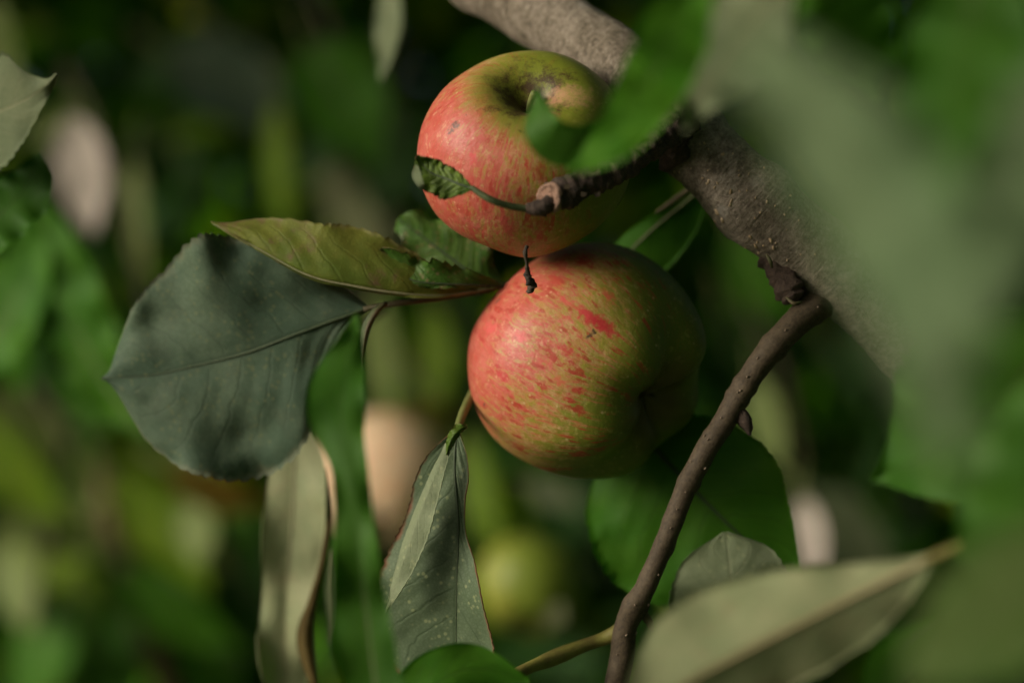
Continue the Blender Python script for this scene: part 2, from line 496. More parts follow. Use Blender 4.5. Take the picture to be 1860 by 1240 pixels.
# ------------------------------------------------------------------ apples
def apple_mat(name, axis_to_local, blush_dir, spots, green=(0.095, 0.145, 0.012), yellow=(0.30, 0.265, 0.036), seed=0.0, cover=0.1, streaks=1.0, orange_c=(0.41, 0.165, 0.055), pink_c=(0.43, 0.050, 0.042)):
    """blush_dir and spots are directions in the apple's own frame (stem = +Z)"""
    g = NT(name)
    ob = g.n('TexCoord').outputs['Object']
    nrm = g.vmath('NORMALIZE', ob)
    sh = g.vmath('ADD', ob, (seed, seed * 0.7, -seed))
    sx = g.n('SeparateXYZ', {0: nrm})
    big = g.noise(sh, 45, 3, 0.5)
    # streaks that run from stem to calyx: noise over direction round the axis, slow along it
    hyp = g.math('MAXIMUM', g.math('SQRT', g.math('ADD', g.math('MULTIPLY', sx.outputs[0], sx.outputs[0]), g.math('MULTIPLY', sx.outputs[1], sx.outputs[1]))), 0.05)
    lon = g.n('CombineXYZ', {0: g.math('DIVIDE', sx.outputs[0], hyp), 1: g.math('DIVIDE', sx.outputs[1], hyp), 2: g.math('MULTIPLY', sx.outputs[2], 0.9)}).outputs[0]
    lon = g.vmath('ADD', lon, (seed, 0, seed))
    warp = g.n('TexNoise', {'Vector': sh, 'Scale': 60.0, 'Detail': 2.0}).outputs['Color']
    lon = g.vmath('ADD', lon, g.vmath('MULTIPLY', g.vmath('SUBTRACT', warp, (0.5, 0.5, 0.5)), (0.12, 0.12, 0.3)))
    lonL = g.vmath('MULTIPLY', lon, (7.5, 7.5, 3.0))
    lonF = g.vmath('MULTIPLY', lon, (26, 26, 4.5))
    mott = g.noise(sh, 430, 5, 0.75)
    sL = g.noise(lonL, 1.0, 3, 0.6)
    sF = g.noise(lonF, 1.0, 3, 0.6)
    bl = g.vmath('DOT_PRODUCT', nrm, blush_dir)
    b = g.math('ADD', bl, g.math('MULTIPLY', g.math('SUBTRACT', big, 0.5), 0.55))
    b = g.math('ADD', b, g.math('MULTIPLY', g.math('SUBTRACT', sF, 0.5), 0.55))
    mtl = g.noise(g.vmath('MULTIPLY', lon, (20, 20, 9)), 1.0, 5, 0.72)
    b2 = g.math('ADD', b, g.math('ADD', g.math('MULTIPLY', g.math('SUBTRACT', mott, 0.5), 1.1), g.math('MULTIPLY', g.math('SUBTRACT', mtl, 0.5), 1.7)))
    blush = g.step(b2, cover - 0.10, cover + 0.95)
    ygm = g.step(g.math('ADD', bl, g.math('MULTIPLY', g.math('SUBTRACT', big, 0.5), 0.9)), -0.30, 0.75)
    c = g.mix(ygm, green, yellow)  # greener, darker skin away from the blush also carries the apple's shaded side
    orange = g.mix(g.step(mott, 0.35, 0.65), orange_c, tuple(min(0.7, q * r) for q, r in zip(orange_c, (0.98, 1.6, 1.9))))
    pink = g.mix(g.step(g.noise(sh, 160, 4, 0.7), 0.35, 0.65), pink_c, tuple(min(0.7, q * r) for q, r in zip(pink_c, (1.12, 2.1, 2.0))))
    c = g.mix(g.math('MULTIPLY', g.step(blush, 0.0, 0.55), 0.85), c, orange)
    c = g.mix(g.math('MULTIPLY', g.step(blush, 0.52, 0.98), 0.9), c, pink)
    # short carmine dashes
    dash = g.math('MULTIPLY', g.step(sL, 0.57, 0.63), g.step(bl, -0.55, 0.15))
    dash = g.math('MULTIPLY', dash, g.step(g.noise(sh, 230, 3, 0.6), 0.40, 0.52))
    c = g.mix(g.math('MULTIPLY', dash, 0.85 * streaks), c, (0.36, 0.030, 0.022))
    fv = g.n('TexVoronoi', {'Vector': g.vmath('MULTIPLY', lon, (15, 15, 6)), 'Scale': 1.0, 'Randomness': 1.0})
    fpk = g.math('MULTIPLY', g.step(g.math('ADD', fv.outputs['Distance'], g.math('MULTIPLY', g.math('SUBTRACT', mott, 0.5), 0.5)), 0.34, 0.16), g.math('GREATER_THAN', g.n('SeparateXYZ', {0: fv.outputs['Color']}).outputs[0], 0.55))
    fpk = g.math('MULTIPLY', fpk, g.step(bl, -0.35, 0.3))
    c = g.mix(g.math('MULTIPLY', fpk, 0.8 * streaks), c, (0.34, 0.028, 0.022))
    fd = g.math('MULTIPLY', g.step(sF, 0.55, 0.66), g.step(bl, -0.25, 0.4))
    c = g.mix(g.math('MULTIPLY', fd, 0.5), c, (0.46, 0.06, 0.04))
    # dull bloom and fine freckles
    c = g.mix(g.math('MULTIPLY', g.step(g.noise(sh, 1500, 3, 0.7), 0.5, 0.72), 0.22), c, (0.30, 0.16, 0.05))
    c = g.mix(g.math('MULTIPLY', g.step(g.noise(g.vmath('MULTIPLY', lon, (34, 34, 16)), 1.0, 4, 0.75), 0.46, 0.66), 0.42), c, g.mix(blush, (0.17, 0.13, 0.018), (0.30, 0.075, 0.03)))
    c = g.mix(g.math('MULTIPLY', g.step(g.noise(sh, 380, 4, 0.75), 0.54, 0.66), 0.36), c, g.mix(blush, (0.40, 0.36, 0.10), (0.62, 0.36, 0.20)))
    vo = g.n('TexVoronoi', {'Vector': sh, 'Scale': 240.0}).outputs['Distance']
    c = g.mix(g.math('MULTIPLY', g.step(vo, 0.14, 0.06), 0.35), c, (0.66, 0.48, 0.26))
    # green, then russet, in the stem hollow; green round the calyx
    top = g.math('ADD', sx.outputs[2], g.math('MULTIPLY', g.math('SUBTRACT', g.noise(sh, 110, 4, 0.7), 0.5), 0.30))
    c = g.mix(g.math('MULTIPLY', g.step(top, 0.70, 0.94), 0.85), c, scale3(green, 0.95))
    rus = g.math('MULTIPLY', g.step(g.math('ADD', sx.outputs[2], g.math('MULTIPLY', g.math('SUBTRACT', g.noise(sh, 170, 5, 0.8), 0.5), 0.6)), 0.86, 1.02), 0.95)
    c = g.mix(rus, c, (0.050, 0.026, 0.010))
    cal = g.step(g.math('ADD', sx.outputs[2], g.math('MULTIPLY', g.math('SUBTRACT', big, 0.5), 0.2)), -0.80, -0.99)
    c = g.mix(g.math('MULTIPLY', cal, 0.9), c, (0.085, 0.070, 0.018))
    # scab specks of their own shape
    wv = g.n('TexNoise', {'Vector': sh, 'Scale': 500.0, 'Detail': 3.0}).outputs['Color']
    nw = g.vmath('ADD', nrm, g.vmath('MULTIPLY', g.vmath('SUBTRACT', wv, (0.5, 0.5, 0.5)), (0.14, 0.14, 0.14)))
    brk = g.noise(sh, 420, 3, 0.7)
    for (dv, rad, colr, stretch) in spots:
        df = g.vmath('SUBTRACT', nw, dv)
        if stretch:
            V = Vector(dv)
            mer = (Vector((0, 0, 1)) - V * V.z).normalized()
            k = g.math('MULTIPLY', g.vmath('DOT_PRODUCT', df, tuple(mer)), -0.55)
            df = g.vmath('ADD', df, g.n('VectorMath', {0: tuple(mer), 'Scale': k}, operation='SCALE').outputs[0])
        ds = g.vmath('LENGTH', df)
        ds = g.math('ADD', ds, g.math('MULTIPLY', g.math('SUBTRACT', brk, 0.5), rad * (1.6 if stretch else 0.8) if rad < 0.1 else rad * 2.6))
        c = g.mix(g.math('MULTIPLY', g.step(ds, rad * 1.35, rad * (0.25 if rad < 0.1 else -0.1)), 0.8), c, colr)
    h = g.math('ADD', g.math('MULTIPLY', g.noise(sh, 240, 4, 0.6), 1.0), g.math('MULTIPLY', g.noise(sh, 1400, 2, 0.6), 0.25))
    bp = g.n('Bump', {'Strength': 0.35, 'Distance': 0.0007, 'Height': h})
    rg = g.math('ADD', 0.38, g.math('MULTIPLY', mott, 0.16))
    pr = g.n('BsdfPrincipled', {'Base Color': c, 'Roughness': rg, 'Specular IOR Level': 0.32, 'Normal': bp.outputs[0]})
    return g.done(pr.outputs[0])

def apple(label, x, y, d, rx_px, axis, spots_px=(), blush=(-0.85, -0.35, 0.15), seed=0.0, flat=0.92, stem=None, calyx=True, segs=96, rings=72, cover=0.1,
          orange_c=(0.41, 0.165, 0.055), pink_c=(0.43, 0.050, 0.042), green=(0.095, 0.145, 0.012), yellow=(0.30, 0.265, 0.036), lob=0.035, dip=(0.42, 0.30), basin=(0.30, 0.34), group=None, roll=0.0, taper=0.10, streaks=1.0):
    c = P(x, y, d)
    R = rx_px * PX(d)
    ax = Vector(axis).normalized()
    rot = ax.to_track_quat('Z', 'Y').to_matrix() @ Matrix.Rotation(roll, 3, 'Z')
    inv = rot.inverted()
    t = thing('apple', label, 'apple', c, group)
    t.rotation_euler = rot.to_euler()
    verts, faces = [], []
    for i in range(rings + 1):
        a = math.pi * (i / rings)
        rho = 1 - dip[0] * math.exp(-(a / dip[1]) ** 2) - basin[0] * math.exp(-((math.pi - a) / basin[1]) ** 2)
        zz = math.cos(a)
        for j in range(segs):
            th = 2 * math.pi * j / segs
            wl = math.exp(-((math.pi - a - 0.5) / 0.55) ** 2)
            rr = rho * (1 + lob * math.cos(5 * th + seed) * wl + 0.012 * math.cos(3 * th + 2 * seed) + 0.014 * math.cos(2 * th - seed))
            # broadest a little nearer the stem
            sx = math.sin(a) * (1 + taper * (zz * 0.6 - 0.25 * (1 - zz * zz) * 0))
            v = Vector((rr * sx * math.cos(th), rr * sx * math.sin(th), rr * zz * flat))
            v *= 1 + 0.012 * fbm(v, 1.8, seed, 2)
            verts.append(v * R)
    for i in range(rings):
        for j in range(segs):
            k = (j + 1) % segs
            faces.append((i * segs + j, (i + 1) * segs + j, (i + 1) * segs + k, i * segs + k))
    sp = []
    for (sx_, sy_, rp, colr) in spots_px:
        # where the line of sight to the speck meets the skin
        dx, dz = (sx_ - x) / rx_px, -(sy_ - y) / rx_px
        dy = -math.sqrt(max(0.02, 1 - dx * dx - dz * dz))
        lv = inv @ Vector((dx, dy, dz)).normalized()
        sp.append((tuple(lv), rp / rx_px, colr, colr[0] > 1.8 * colr[1] and colr[0] > 0.15))
    m = apple_mat('apple skin', None, tuple(inv @ Vector(blush).normalized()), sp, seed=seed, cover=cover, green=green, yellow=yellow, streaks=streaks, orange_c=orange_c, pink_c=pink_c)
    sk = bpy.data.objects.new('skin', mesh('skin', verts, faces))
    sk.data.materials.append(m)
    COL.objects.link(sk)
    sk.parent = t
    if stem:
        pts = [Vector(q) * R for q in stem]
        st = bpy.data.objects.new('stem', tube_mesh('stem', [tuple(q) for q in pts], [R * 0.036, R * 0.028, R * 0.030, R * 0.040], sides=10, n=20, rough=0.12, rscale=400))
        st.data.materials.append(STALK)
        COL.objects.link(st)
        st.parent = t
    if calyx:
        vs, fs = [], []
        z0 = -flat * (1 - basin[0]) * R
        for k in range(5):
            a = 2 * math.pi * k / 5 + 0.3
            u, v = np.array((math.cos(a), math.sin(a), 0)), np.array((-math.sin(a), math.cos(a), 0))
            b = len(vs)
            zv = np.array((0, 0, 1.0))
            for (r_, w_, h_) in ((0.035, 0.03, 0.0), (0.08, 0.035, -0.04), (0.13, 0.022, -0.07), (0.15, 0.002, -0.04)):
                for sgn in (-1, 1):
                    for tk in (0, 0.012):
                        vs.append((u * r_ + v * w_ * sgn + zv * (h_ + tk)) * R + np.array((0, 0, z0)))
            for q in range(3):
                o = b + q * 4
                fs += [(o, o + 2, o + 6, o + 4), (o + 1, o + 5, o + 7, o + 3), (o, o + 4, o + 5, o + 1), (o + 2, o + 3, o + 7, o + 6)]
        ca = bpy.data.objects.new('calyx', mesh('calyx', vs, fs))
        ca.data.materials.append(DRY)
        COL.objects.link(ca)
        ca.parent = t
    return t

# ------------------------------------------------------------------ the setting: orchard grass
def ground():
    n = 40
    rr = np.concatenate([np.linspace(0, 12, 25), np.geomspace(15, 600, 16)])
    vs, fs = [], []
    for i, r in enumerate(rr):
        for j in range(48):
            a = 2 * math.pi * j / 48
            vs.append((r * math.cos(a), r * math.sin(a), 0.05 * fbm((r * math.cos(a), r * math.sin(a), 0), 0.4) if r < 40 else 0))
    for i in range(len(rr) - 1):
        for j in range(48):
            k = (j + 1) % 48
            fs.append((i * 48 + j, (i + 1) * 48 + j, (i + 1) * 48 + k, i * 48 + k))
    g = NT('orchard turf')
    ob = g.n('TexCoord').outputs['Object']
    c = g.mix(g.step(g.noise(ob, 3, 5, 0.7), 0.35, 0.65), (0.035, 0.070, 0.012), (0.070, 0.095, 0.022))
    c = g.mix(g.math('MULTIPLY', g.step(g.noise(ob, 40, 4, 0.7), 0.5, 0.7), 0.5), c, (0.10, 0.085, 0.04))
    bp = g.n('Bump', {'Strength': 0.8, 'Distance': 0.04, 'Height': g.noise(ob, 60, 4, 0.7)})
    m = g.done(g.n('BsdfPrincipled', {'Base Color': c, 'Roughness': 0.9, 'Normal': bp.outputs[0]}).outputs[0])
    o = obj('ground', mesh('ground', vs, fs), None, [m])
    o['kind'] = 'structure'
    o['label'] = 'green orchard turf under the apple tree'
ground()

# ------------------------------------------------------------------ the crown beyond: a mass of leaves nobody could count
def foliage(name, label, cnt, sampler, mats, size=(0.055, 0.085), seed=1):
    rng = np.random.default_rng(seed)
    pos = sampler(rng, cnt)
    cnt = len(pos)
    shape = np.array([(0, 0, 0), (0.16, 0.30, 0.05), (0.0, 0.32, 0), (-0.16, 0.30, 0.05), (0.29, 0.52, 0.10), (0, 0.56, 0.0), (-0.29, 0.52, 0.10),
                      (0.17, 0.80, 0.03), (0, 0.82, -0.04), (-0.17, 0.80, 0.03), (0, 1.0, -0.12)], float)
    quads = [(0, 1, 2, 2), (0, 2, 3, 3), (2, 1, 4, 5), (3, 2, 5, 6), (5, 4, 7, 8), (6, 5, 8, 9), (8, 7, 10, 10), (9, 8, 10, 10)]
    tri = []
    for q in quads:
        tri.append(q[:3])
        if q[3] != q[2]:
            tri.append((q[0], q[2], q[3]))
    tri = np.array(tri)
    # random frames, tips drooping
    yv = rng.normal(size=(cnt, 3)) + np.array((0, 0, -0.7))
    yv /= np.linalg.norm(yv, axis=1)[:, None]
    zv = rng.normal(size=(cnt, 3)) + np.array((-0.3, -0.5, 0.8))
    xv = np.cross(yv, zv)
    xv /= np.linalg.norm(xv, axis=1)[:, None]
    zv = np.cross(xv, yv)
    sc = rng.uniform(*size, cnt)[:, None, None]
    V = (shape[None, :, 0, None] * xv[:, None] + shape[None, :, 1, None] * yv[:, None] + shape[None, :, 2, None] * zv[:, None]) * sc + pos[:, None]
    F = tri[None] + (np.arange(cnt) * len(shape))[:, None, None]
    uv = np.stack([0.5 + shape[:, 0] / 0.62, shape[:, 1]], 1)
    me = bpy.data.meshes.new(name)
    nv, nf = cnt * len(shape), cnt * len(tri)
    me.vertices.add(nv)
    me.vertices.foreach_set('co', V.astype(np.float32).ravel())
    me.loops.add(nf * 3)
    me.loops.foreach_set('vertex_index', F.astype(np.int32).ravel())
    me.polygons.add(nf)
    me.polygons.foreach_set('loop_start', np.arange(nf, dtype=np.int32) * 3)
    me.polygons.foreach_set('material_index', np.repeat(rng.integers(0, len(mats), cnt), len(tri)).astype(np.int32))
    l = me.uv_layers.new(name='UVMap')
    l.data.foreach_set('uv', uv[F.astype(int) % len(shape)].astype(np.float32).ravel())
    me.update()
    me.validate()
    o = obj(name, me, None, mats)
    o['kind'] = 'stuff'
    o['label'] = label
    return o

def in_view(p, grow=1.15):
    d = np.maximum(p[:, 1], 1e-3)
    return (p[:, 1] > 0) & (np.abs(p[:, 0]) < 930 * K * d * grow + 0.03) & (np.abs(p[:, 2] - CAM_Z) < 620 * K * d * grow + 0.03)

def far_crown(rng, n):
    p = np.stack([rng.uniform(-1.0, 1.1, n), rng.uniform(1.85, 2.9, n), CAM_Z + rng.uniform(-0.75, 0.9, n)], 1)
    return p

def over_crown(rng, n):  # canopy out of view, shaped so skylight enters mainly from the left
    """unseen light-blocking leaves above, behind and to the sunless side of the branch, clear of the view and of the side the daylight comes from"""
    p = np.stack([rng.uniform(-0.8, 1.7, n), rng.uniform(-1.1, 1.7, n), CAM_Z + rng.uniform(-0.9, 1.4, n)], 1)
    r = np.linalg.norm(p - np.array((0, FOC, CAM_Z)), axis=1)
    keep = (r > 0.38) & ~in_view(p, 1.25)
    up = (p[:, 2] > CAM_Z + 0.42) & (p[:, 0] > -0.35)
    rightside = (p[:, 0] > 0.33)
    frontal = (p[:, 1] < -0.25) & (p[:, 0] > -0.2)
    return p[keep & (up | rightside | frontal)]

def shade_clump(rng, n):  # unseen clump added to keep sun off the upper left background
    x = rng.uniform(-1.7, -0.66, n)
    return np.stack([x, rng.uniform(0.9, 2.3, n), CAM_Z + 0.22 + 0.40 * (-0.35 - x) + rng.uniform(0.0, 0.75, n)], 1)

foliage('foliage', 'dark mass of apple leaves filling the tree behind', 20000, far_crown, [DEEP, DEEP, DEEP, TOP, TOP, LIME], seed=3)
foliage('foliage', 'unseen leaf clump added to shade the dark gap', 4500, shade_clump, [DEEP, TOP, DEEP], seed=8)
foliage('foliage', 'leafy crown of the apple tree overhead and around, unseen, shaped to block skylight', 20000, over_crown, [DEEP, TOP, UNDER], seed=5)

# ------------------------------------------------------------------ the bough and what grows from it
bough = thing('apple_branch', 'thick grey brown bough running diagonally behind the two apples, with a thin bare twig', 'branch', P(1300, 320, 8))
bough_pts = px_path([(640, -220, 90), (800, -95, 70), (930, -10, 52), (1030, 55, 40), (1130, 125, 26), (1215, 195, 16), (1268, 268, 12), (1335, 335, 10), (1400, 392, 10), (1460, 440, 12), (1525, 495, 14),
                     (1630, 590, 20), (1800, 760, 30), (2100, 900, 60), (2600, 1000, 160)])
bo = tube('bough', bough, bough_pts, [76 * PX(), 72 * PX(), 68 * PX(), 74 * PX(), 76 * PX(), 64 * PX(), 60 * PX(), 66 * PX()], BARK, sides=44, n=230, rough=0.10, rscale=70,
          rings=((0.36, 0.012, 0.16), (0.53, 0.012, 0.06)))
# raised pale lenticels, seated on the bark where it faces the lens
from mathutils.bvhtree import BVHTree
bo_bvh = BVHTree.FromPolygons([tuple(v.co) for v in bo.data.vertices], [tuple(p.vertices) for p in bo.data.polygons])
def lenticels(parent, spots, m, bvh):
    vs, fs = [], []
    eye = Vector((0, 0, CAM_Z))
    for (x, y, ln, wd, ang) in spots:
        hit, nrm, _i, _d = bvh.ray_cast(eye, (Vector(P(x, y, 0)) - eye).normalized())
        if hit is None:
            continue
        a = math.radians(ang)
        u = Vector((math.cos(a), 0, math.sin(a)))
        u = (u - nrm * u.dot(nrm)).normalized()
        v = nrm.cross(u)
        b = len(vs)
        q = PX()
        for (k_, h_) in ((0.62, -0.0004), (0.45, 0.00035)):
            for k in range(8):
                f = 2 * math.pi * k / 8
                vs.append(hit + (u * math.cos(f) * ln + v * math.sin(f) * wd * (1 + 0.3 * math.sin(3 * f + x))) * k_ * q + nrm * h_)
        vs.append(hit + nrm * 0.0005)
        for k in range(8):
            j = (k + 1) % 8
            fs += [(b + k, b + j, b + 8 + j, b + 8 + k), (b + 8 + k, b + 8 + j, b + 16)]
    o = obj('lenticel', mesh('lenticel', vs, fs), parent, [m])
    o['kind'] = 'stuff'
lr = random.Random(4)
ls = [(1302, 385, 14, 8, 100), (1327, 348, 11, 5, 80), (1326, 372, 8, 5, 60), (1400, 437, 12, 6, 100), (1373, 447, 11, 5, 110), (1363, 430, 10, 5, 100),
      (1405, 450, 9, 5, 100), (1313, 280, 8, 6, 20), (1287, 330, 9, 5, 70), (1440, 500, 8, 5, 90), (1312, 400, 10, 6, 60), (1388, 305, 4, 4, 0)]
for _ in range(40):
    k = lr.uniform(0, 1)
    ls.append((1255 + 190 * k + lr.uniform(-55, 45), 270 + 175 * k + lr.uniform(-45, 55), lr.uniform(3, 7), lr.uniform(2, 4), lr.uniform(60, 130)))
lenticels(bo, ls, LENT, bo_bvh)

# dark knotted collar where the spur leaves the bough
tube('collar', bough, px_path([(1268, 130, 14), (1246, 170, 6), (1232, 215, -1), (1222, 262, 2), (1210, 305, 8)]), [10 * PX(), 27 * PX(), 37 * PX(), 33 * PX(), 12 * PX()], BARK_DARK, sides=26, n=50, rough=0.42, rscale=170, seed=4)
sp = tube('spur', bough, px_path([(1232, 205, -4), (1200, 245, -14), (1160, 278, -20), (1105, 312, -25), (1050, 338, -29), (1003, 357, -32)]),
          [34 * PX(), 30 * PX(), 25 * PX(), 25 * PX(), 24 * PX(), 26 * PX()], BARK_DARK, sides=26, n=90, rough=0.32, rscale=260, seed=2,
          rings=((0.34, 0.02, 0.14), (0.50, 0.015, 0.16), (0.64, 0.02, 0.20), (0.74, 0.012, 0.16), (0.93, 0.03, 0.12)), caps=True)
# the broken woody end, a shallow saucer with rough growth rings
def cut_face():
    c = P(996, 359, -34)
    nrm = np.array((-0.62, -0.72, -0.20))
    nrm /= np.linalg.norm(nrm)
    u = np.cross(nrm, (0, 0, 1))
    u /= np.linalg.norm(u)
    v = np.cross(u, nrm)
    vs, fs = [], []
    prof = [(0, -0.10), (0.22, 0.08), (0.40, -0.12), (0.58, 0.05), (0.74, -0.10), (0.90, 0.10), (1.02, 0.0), (1.06, -0.35)]
    for (r, h) in prof[1:]:
        for j in range(28):
            a = 2 * math.pi * j / 28
            q = c + (u * math.cos(a) + v * math.sin(a)) * r * 25 * PX() * (1 + 0.08 * math.sin(3 * a + 1)) + nrm * h * 20 * PX()
            vs.append(q + nrm * fbm(q, 900, 3) * 5 * PX())
    for i in range(len(prof) - 2):
        for j in range(28):
            k = (j + 1) % 28
            fs.append((i * 28 + j, i * 28 + k, (i + 1) * 28 + k, (i + 1) * 28 + j))
    vs.append(c + nrm * prof[0][1] * 20 * PX())
    for j in range(28):
        fs.append((len(vs) - 1, (j + 1) % 28, j))
    obj('cut_end', mesh('cut_end', vs, fs), sp, [WOOD])
cut_face()
tube('node', sp, px_path([(1000, 368, -33), (985, 377, -34), (968, 379, -34), (955, 377, -34)]), [14 * PX(), 16 * PX(), 15 * PX(), 8 * PX()], BARK_DARK, sides=14, n=24, rough=0.35, rscale=400, seed=9)
# little flakes of lifted bark along the spur
vs, fs = [], []
for (x, y, a, ln) in [(1050, 312, 60, 13), (1078, 305, 100, 16), (1105, 290, 80, 14), (1130, 277, 70, 13), (1128, 325, 250, 13), (1100, 335, 270, 12), (1085, 352, 280, 10), (1158, 252, 60, 15),
                      (1060, 352, 260, 9), (1030, 340, 90, 10), (1180, 240, 50, 13)]:
    c = P(x, y, -40 + 26 * (x - 1000) / 240)
    a = math.radians(a)
    u = np.array((math.cos(a), -0.3, math.sin(a)))
    v = np.array((-math.sin(a), 0.0, math.cos(a)))
    b = len(vs)
    for (i, j, k) in ((-0.3, -0.5, 0), (-0.3, 0.5, 0), (0.55, -0.4, 0), (0.5, 0.35, 0), (-0.3, -0.5, 1), (-0.3, 0.5, 1), (0.55, -0.4, 1), (0.5, 0.35, 1)):
        vs.append(c + (u * i + v * j * 1.1) * ln * PX() + np.array((0, 0.0009 * k, 0)))
    fs += [(b, b + 1, b + 3, b + 2), (b + 4, b + 6, b + 7, b + 5), (b, b + 2, b + 6, b + 4), (b + 1, b + 5, b + 7, b + 3), (b + 2, b + 3, b + 7, b + 6), (b, b + 4, b + 5, b + 1)]
fl = obj('bark_flake', mesh('bark_flake', vs, fs, smooth=False), sp, [BARK_TWIG])
fl['kind'] = 'stuff'

# the small curled leaf on the spur
leaf(bough, [(858, 342, -37), (838, 336, -36), (812, 325, -34), (785, 315, -32), (768, 300, -31), (757, 283, -32)],
     [3, 22, 38, 36, 32, 20, 2], [2, 16, 24, 27, 30, 22, 2], CURL, UNDER, n=110, cols=10, tilt_a=[-6, -14, -14, -10, -5, 0], tilt_b=[-10, -16, -22, -20, -10, 0], ruffle=0.7, ruf_n=6, wave=1.5, pucker=0.5,
     teeth=13, tooth=0.11, rib=RIB_DARK, rib_r=3, stalk=[(962, 380, -34), (925, 374, -36), (890, 362, -38)], stalk_r=6.5, stalk_m=plain_stem('downy green stalk', (0.05, 0.07, 0.025), (0.08, 0.10, 0.04)),
     label='small curled leaf with a ragged brown edge', prof_a=[(0, 0), (0.7, 4), (1, 25)], prof_b=[(0, -6), (0.6, 0), (1, 60)])
leaf(bough, [(757, 300, -33), (756, 318, -36), (764, 336, -37), (772, 346, -35)], [2, 10, 9, 1], [2, 8, 7, 1], UNDER, CURL, n=26, cols=5, tilt_a=30, tilt_b=-20, rib=None, label='pale rolled tip of the curled leaf')

# dead stub under the bough
db = tube('dead_spur', bough, px_path([(1400, 440, 12), (1408, 470, 9), (1424, 505, 7), (1443, 542, 5)]), [16 * PX(), 25 * PX(), 25 * PX(), 22 * PX()], BARK_DARK, sides=26, n=50, rough=0.28, rscale=330, seed=6,
          rings=((0.30, 0.04, 0.2), (0.86, 0.05, 0.2)))
tube('bud_scale', db, px_path([(1428, 540, -3), (1442, 551, -4), (1456, 548, -3)]), [2 * PX(), 4 * PX(), 2 * PX()], STALK_B, sides=6, n=10)
tube('bud_scale', db, px_path([(1392, 462, -2), (1399, 474, -3), (1402, 486, -2)]), [2 * PX(), 4 * PX(), 2 * PX()], STALK_B, sides=6, n=10)

# the thin bare twig that drops from the bough
tw_pts = px_path([(1560, 470, 26), (1512, 530, 15), (1458, 575, 8), (1398, 637, 4), (1352, 702, 3), (1318, 762, 3), (1276, 828, 2), (1240, 900, 2), (1208, 985, 2), (1168, 1075, 2), (1140, 1128, 4),
                  (1130, 1190, 6), (1112, 1290, 8)])
tw = tube('twig', bough, tw_pts, [34 * PX(), 36 * PX(), 28 * PX(), 24 * PX(), 21.5 * PX(), 20 * PX(), 19 * PX(), 19 * PX(), 20 * PX(), 23 * PX(), 22 * PX()], BARK_TWIG, sides=24, n=170, rough=0.10, rscale=130, seed=8,
          rings=((0.17, 0.012, 0.12), (0.27, 0.008, 0.08), (0.36, 0.010, 0.18), (0.385, 0.008, 0.12), (0.47, 0.009, 0.10), (0.56, 0.012, 0.17), (0.68, 0.010, 0.10), (0.80, 0.018, 0.22)))
tw_bvh = BVHTree.FromPolygons([tuple(v.co) for v in tw.data.vertices], [tuple(p.vertices) for p in tw.data.polygons])
tl = []
tc_px = spline(np.array([(1480, 555), (1398, 637), (1318, 762), (1240, 900), (1168, 1075), (1128, 1200)], float), 40)
for _ in range(20):
    q = tc_px[lr.randrange(40)]
    tl.append((q[0] + lr.uniform(-17, 17), q[1] + lr.uniform(-10, 10), lr.uniform(3, 7), lr.uniform(2, 3.5), lr.uniform(20, 70)))
lenticels(tw, tl, LENT_DIM, tw_bvh)
tube('bud', tw, px_path([(1338, 745, 3), (1356, 768, 2), (1362, 790, 2)]), [13 * PX(), 13 * PX(), 3 * PX()], BARK_DARK, sides=12, n=18, rough=0.2, rscale=300)
tube('bud', tw, px_path([(1165, 1110, 4), (1180, 1130, 4), (1187, 1148, 4)]), [10 * PX(), 8 * PX(), 3 * PX()], STALK_B, sides=10, n=14, rough=0.2, rscale=300)
tube('shoot', tw, px_path([(1135, 1140, 6), (1100, 1158, 8), (1060, 1172, 6), (1000, 1196, 0), (940, 1222, -10), (860, 1270, -20)]), [16 * PX(), 12 * PX(), 15 * PX(), 11 * PX(), 11 * PX(), 11 * PX()], STALK_Y, sides=14, n=50, rough=0.05, rscale=200)

# ------------------------------------------------------------------ the two apples
SCAB = (0.055, 0.040, 0.025)
RED = (0.42, 0.025, 0.030)
apple('red flushed yellow apple with its stem hollow facing the lens, upper of the striped pair', 955, 281, 8, 194, (0.04, -0.74, 0.66),
      spots_px=[(829, 240, 9, SCAB), (822, 252, 6, SCAB), (849, 222, 3, SCAB), (946, 251, 5, (0.03, 0.02, 0.012)), (778, 231, 3, SCAB), (870, 247, 3, (0.2, 0.07, 0.05)), (955, 312, 7, RED), (979, 325, 9, (0.30, 0.06, 0.02)),
                (862, 298, 8, (0.55, 0.06, 0.06)), (915, 407, 10, (0.4, 0.07, 0.05)), (925, 424, 13, (0.42, 0.06, 0.05)), (982, 436, 9, (0.4, 0.05, 0.04)), (1028, 424, 6, (0.22, 0.09, 0.03)), (1028, 165, 34, (0.42, 0.22, 0.12)), (990, 150, 15, (0.10, 0.05, 0.025)), (1003, 170, 13, (0.05, 0.025, 0.014)), (932, 168, 22, (0.07, 0.055, 0.014)),
                  (918, 172, 9, (0.04, 0.02, 0.012)), (955, 200, 14, (0.10, 0.05, 0.02)), (975, 190, 12, (0.06, 0.03, 0.015)), (1010, 205, 8, (0.28, 0.10, 0.05))],
      blush=(-0.90, -0.42, -0.16), seed=1.3, green=(0.17, 0.20, 0.018), cover=0.04, stem=[(0, 0, 0.45), (0.0, 0.0, 0.55), (0.02, 0.02, 0.66), (0.05, 0.03, 0.75)], streaks=0.8, dip=(0.40, 0.30), taper=0.06)
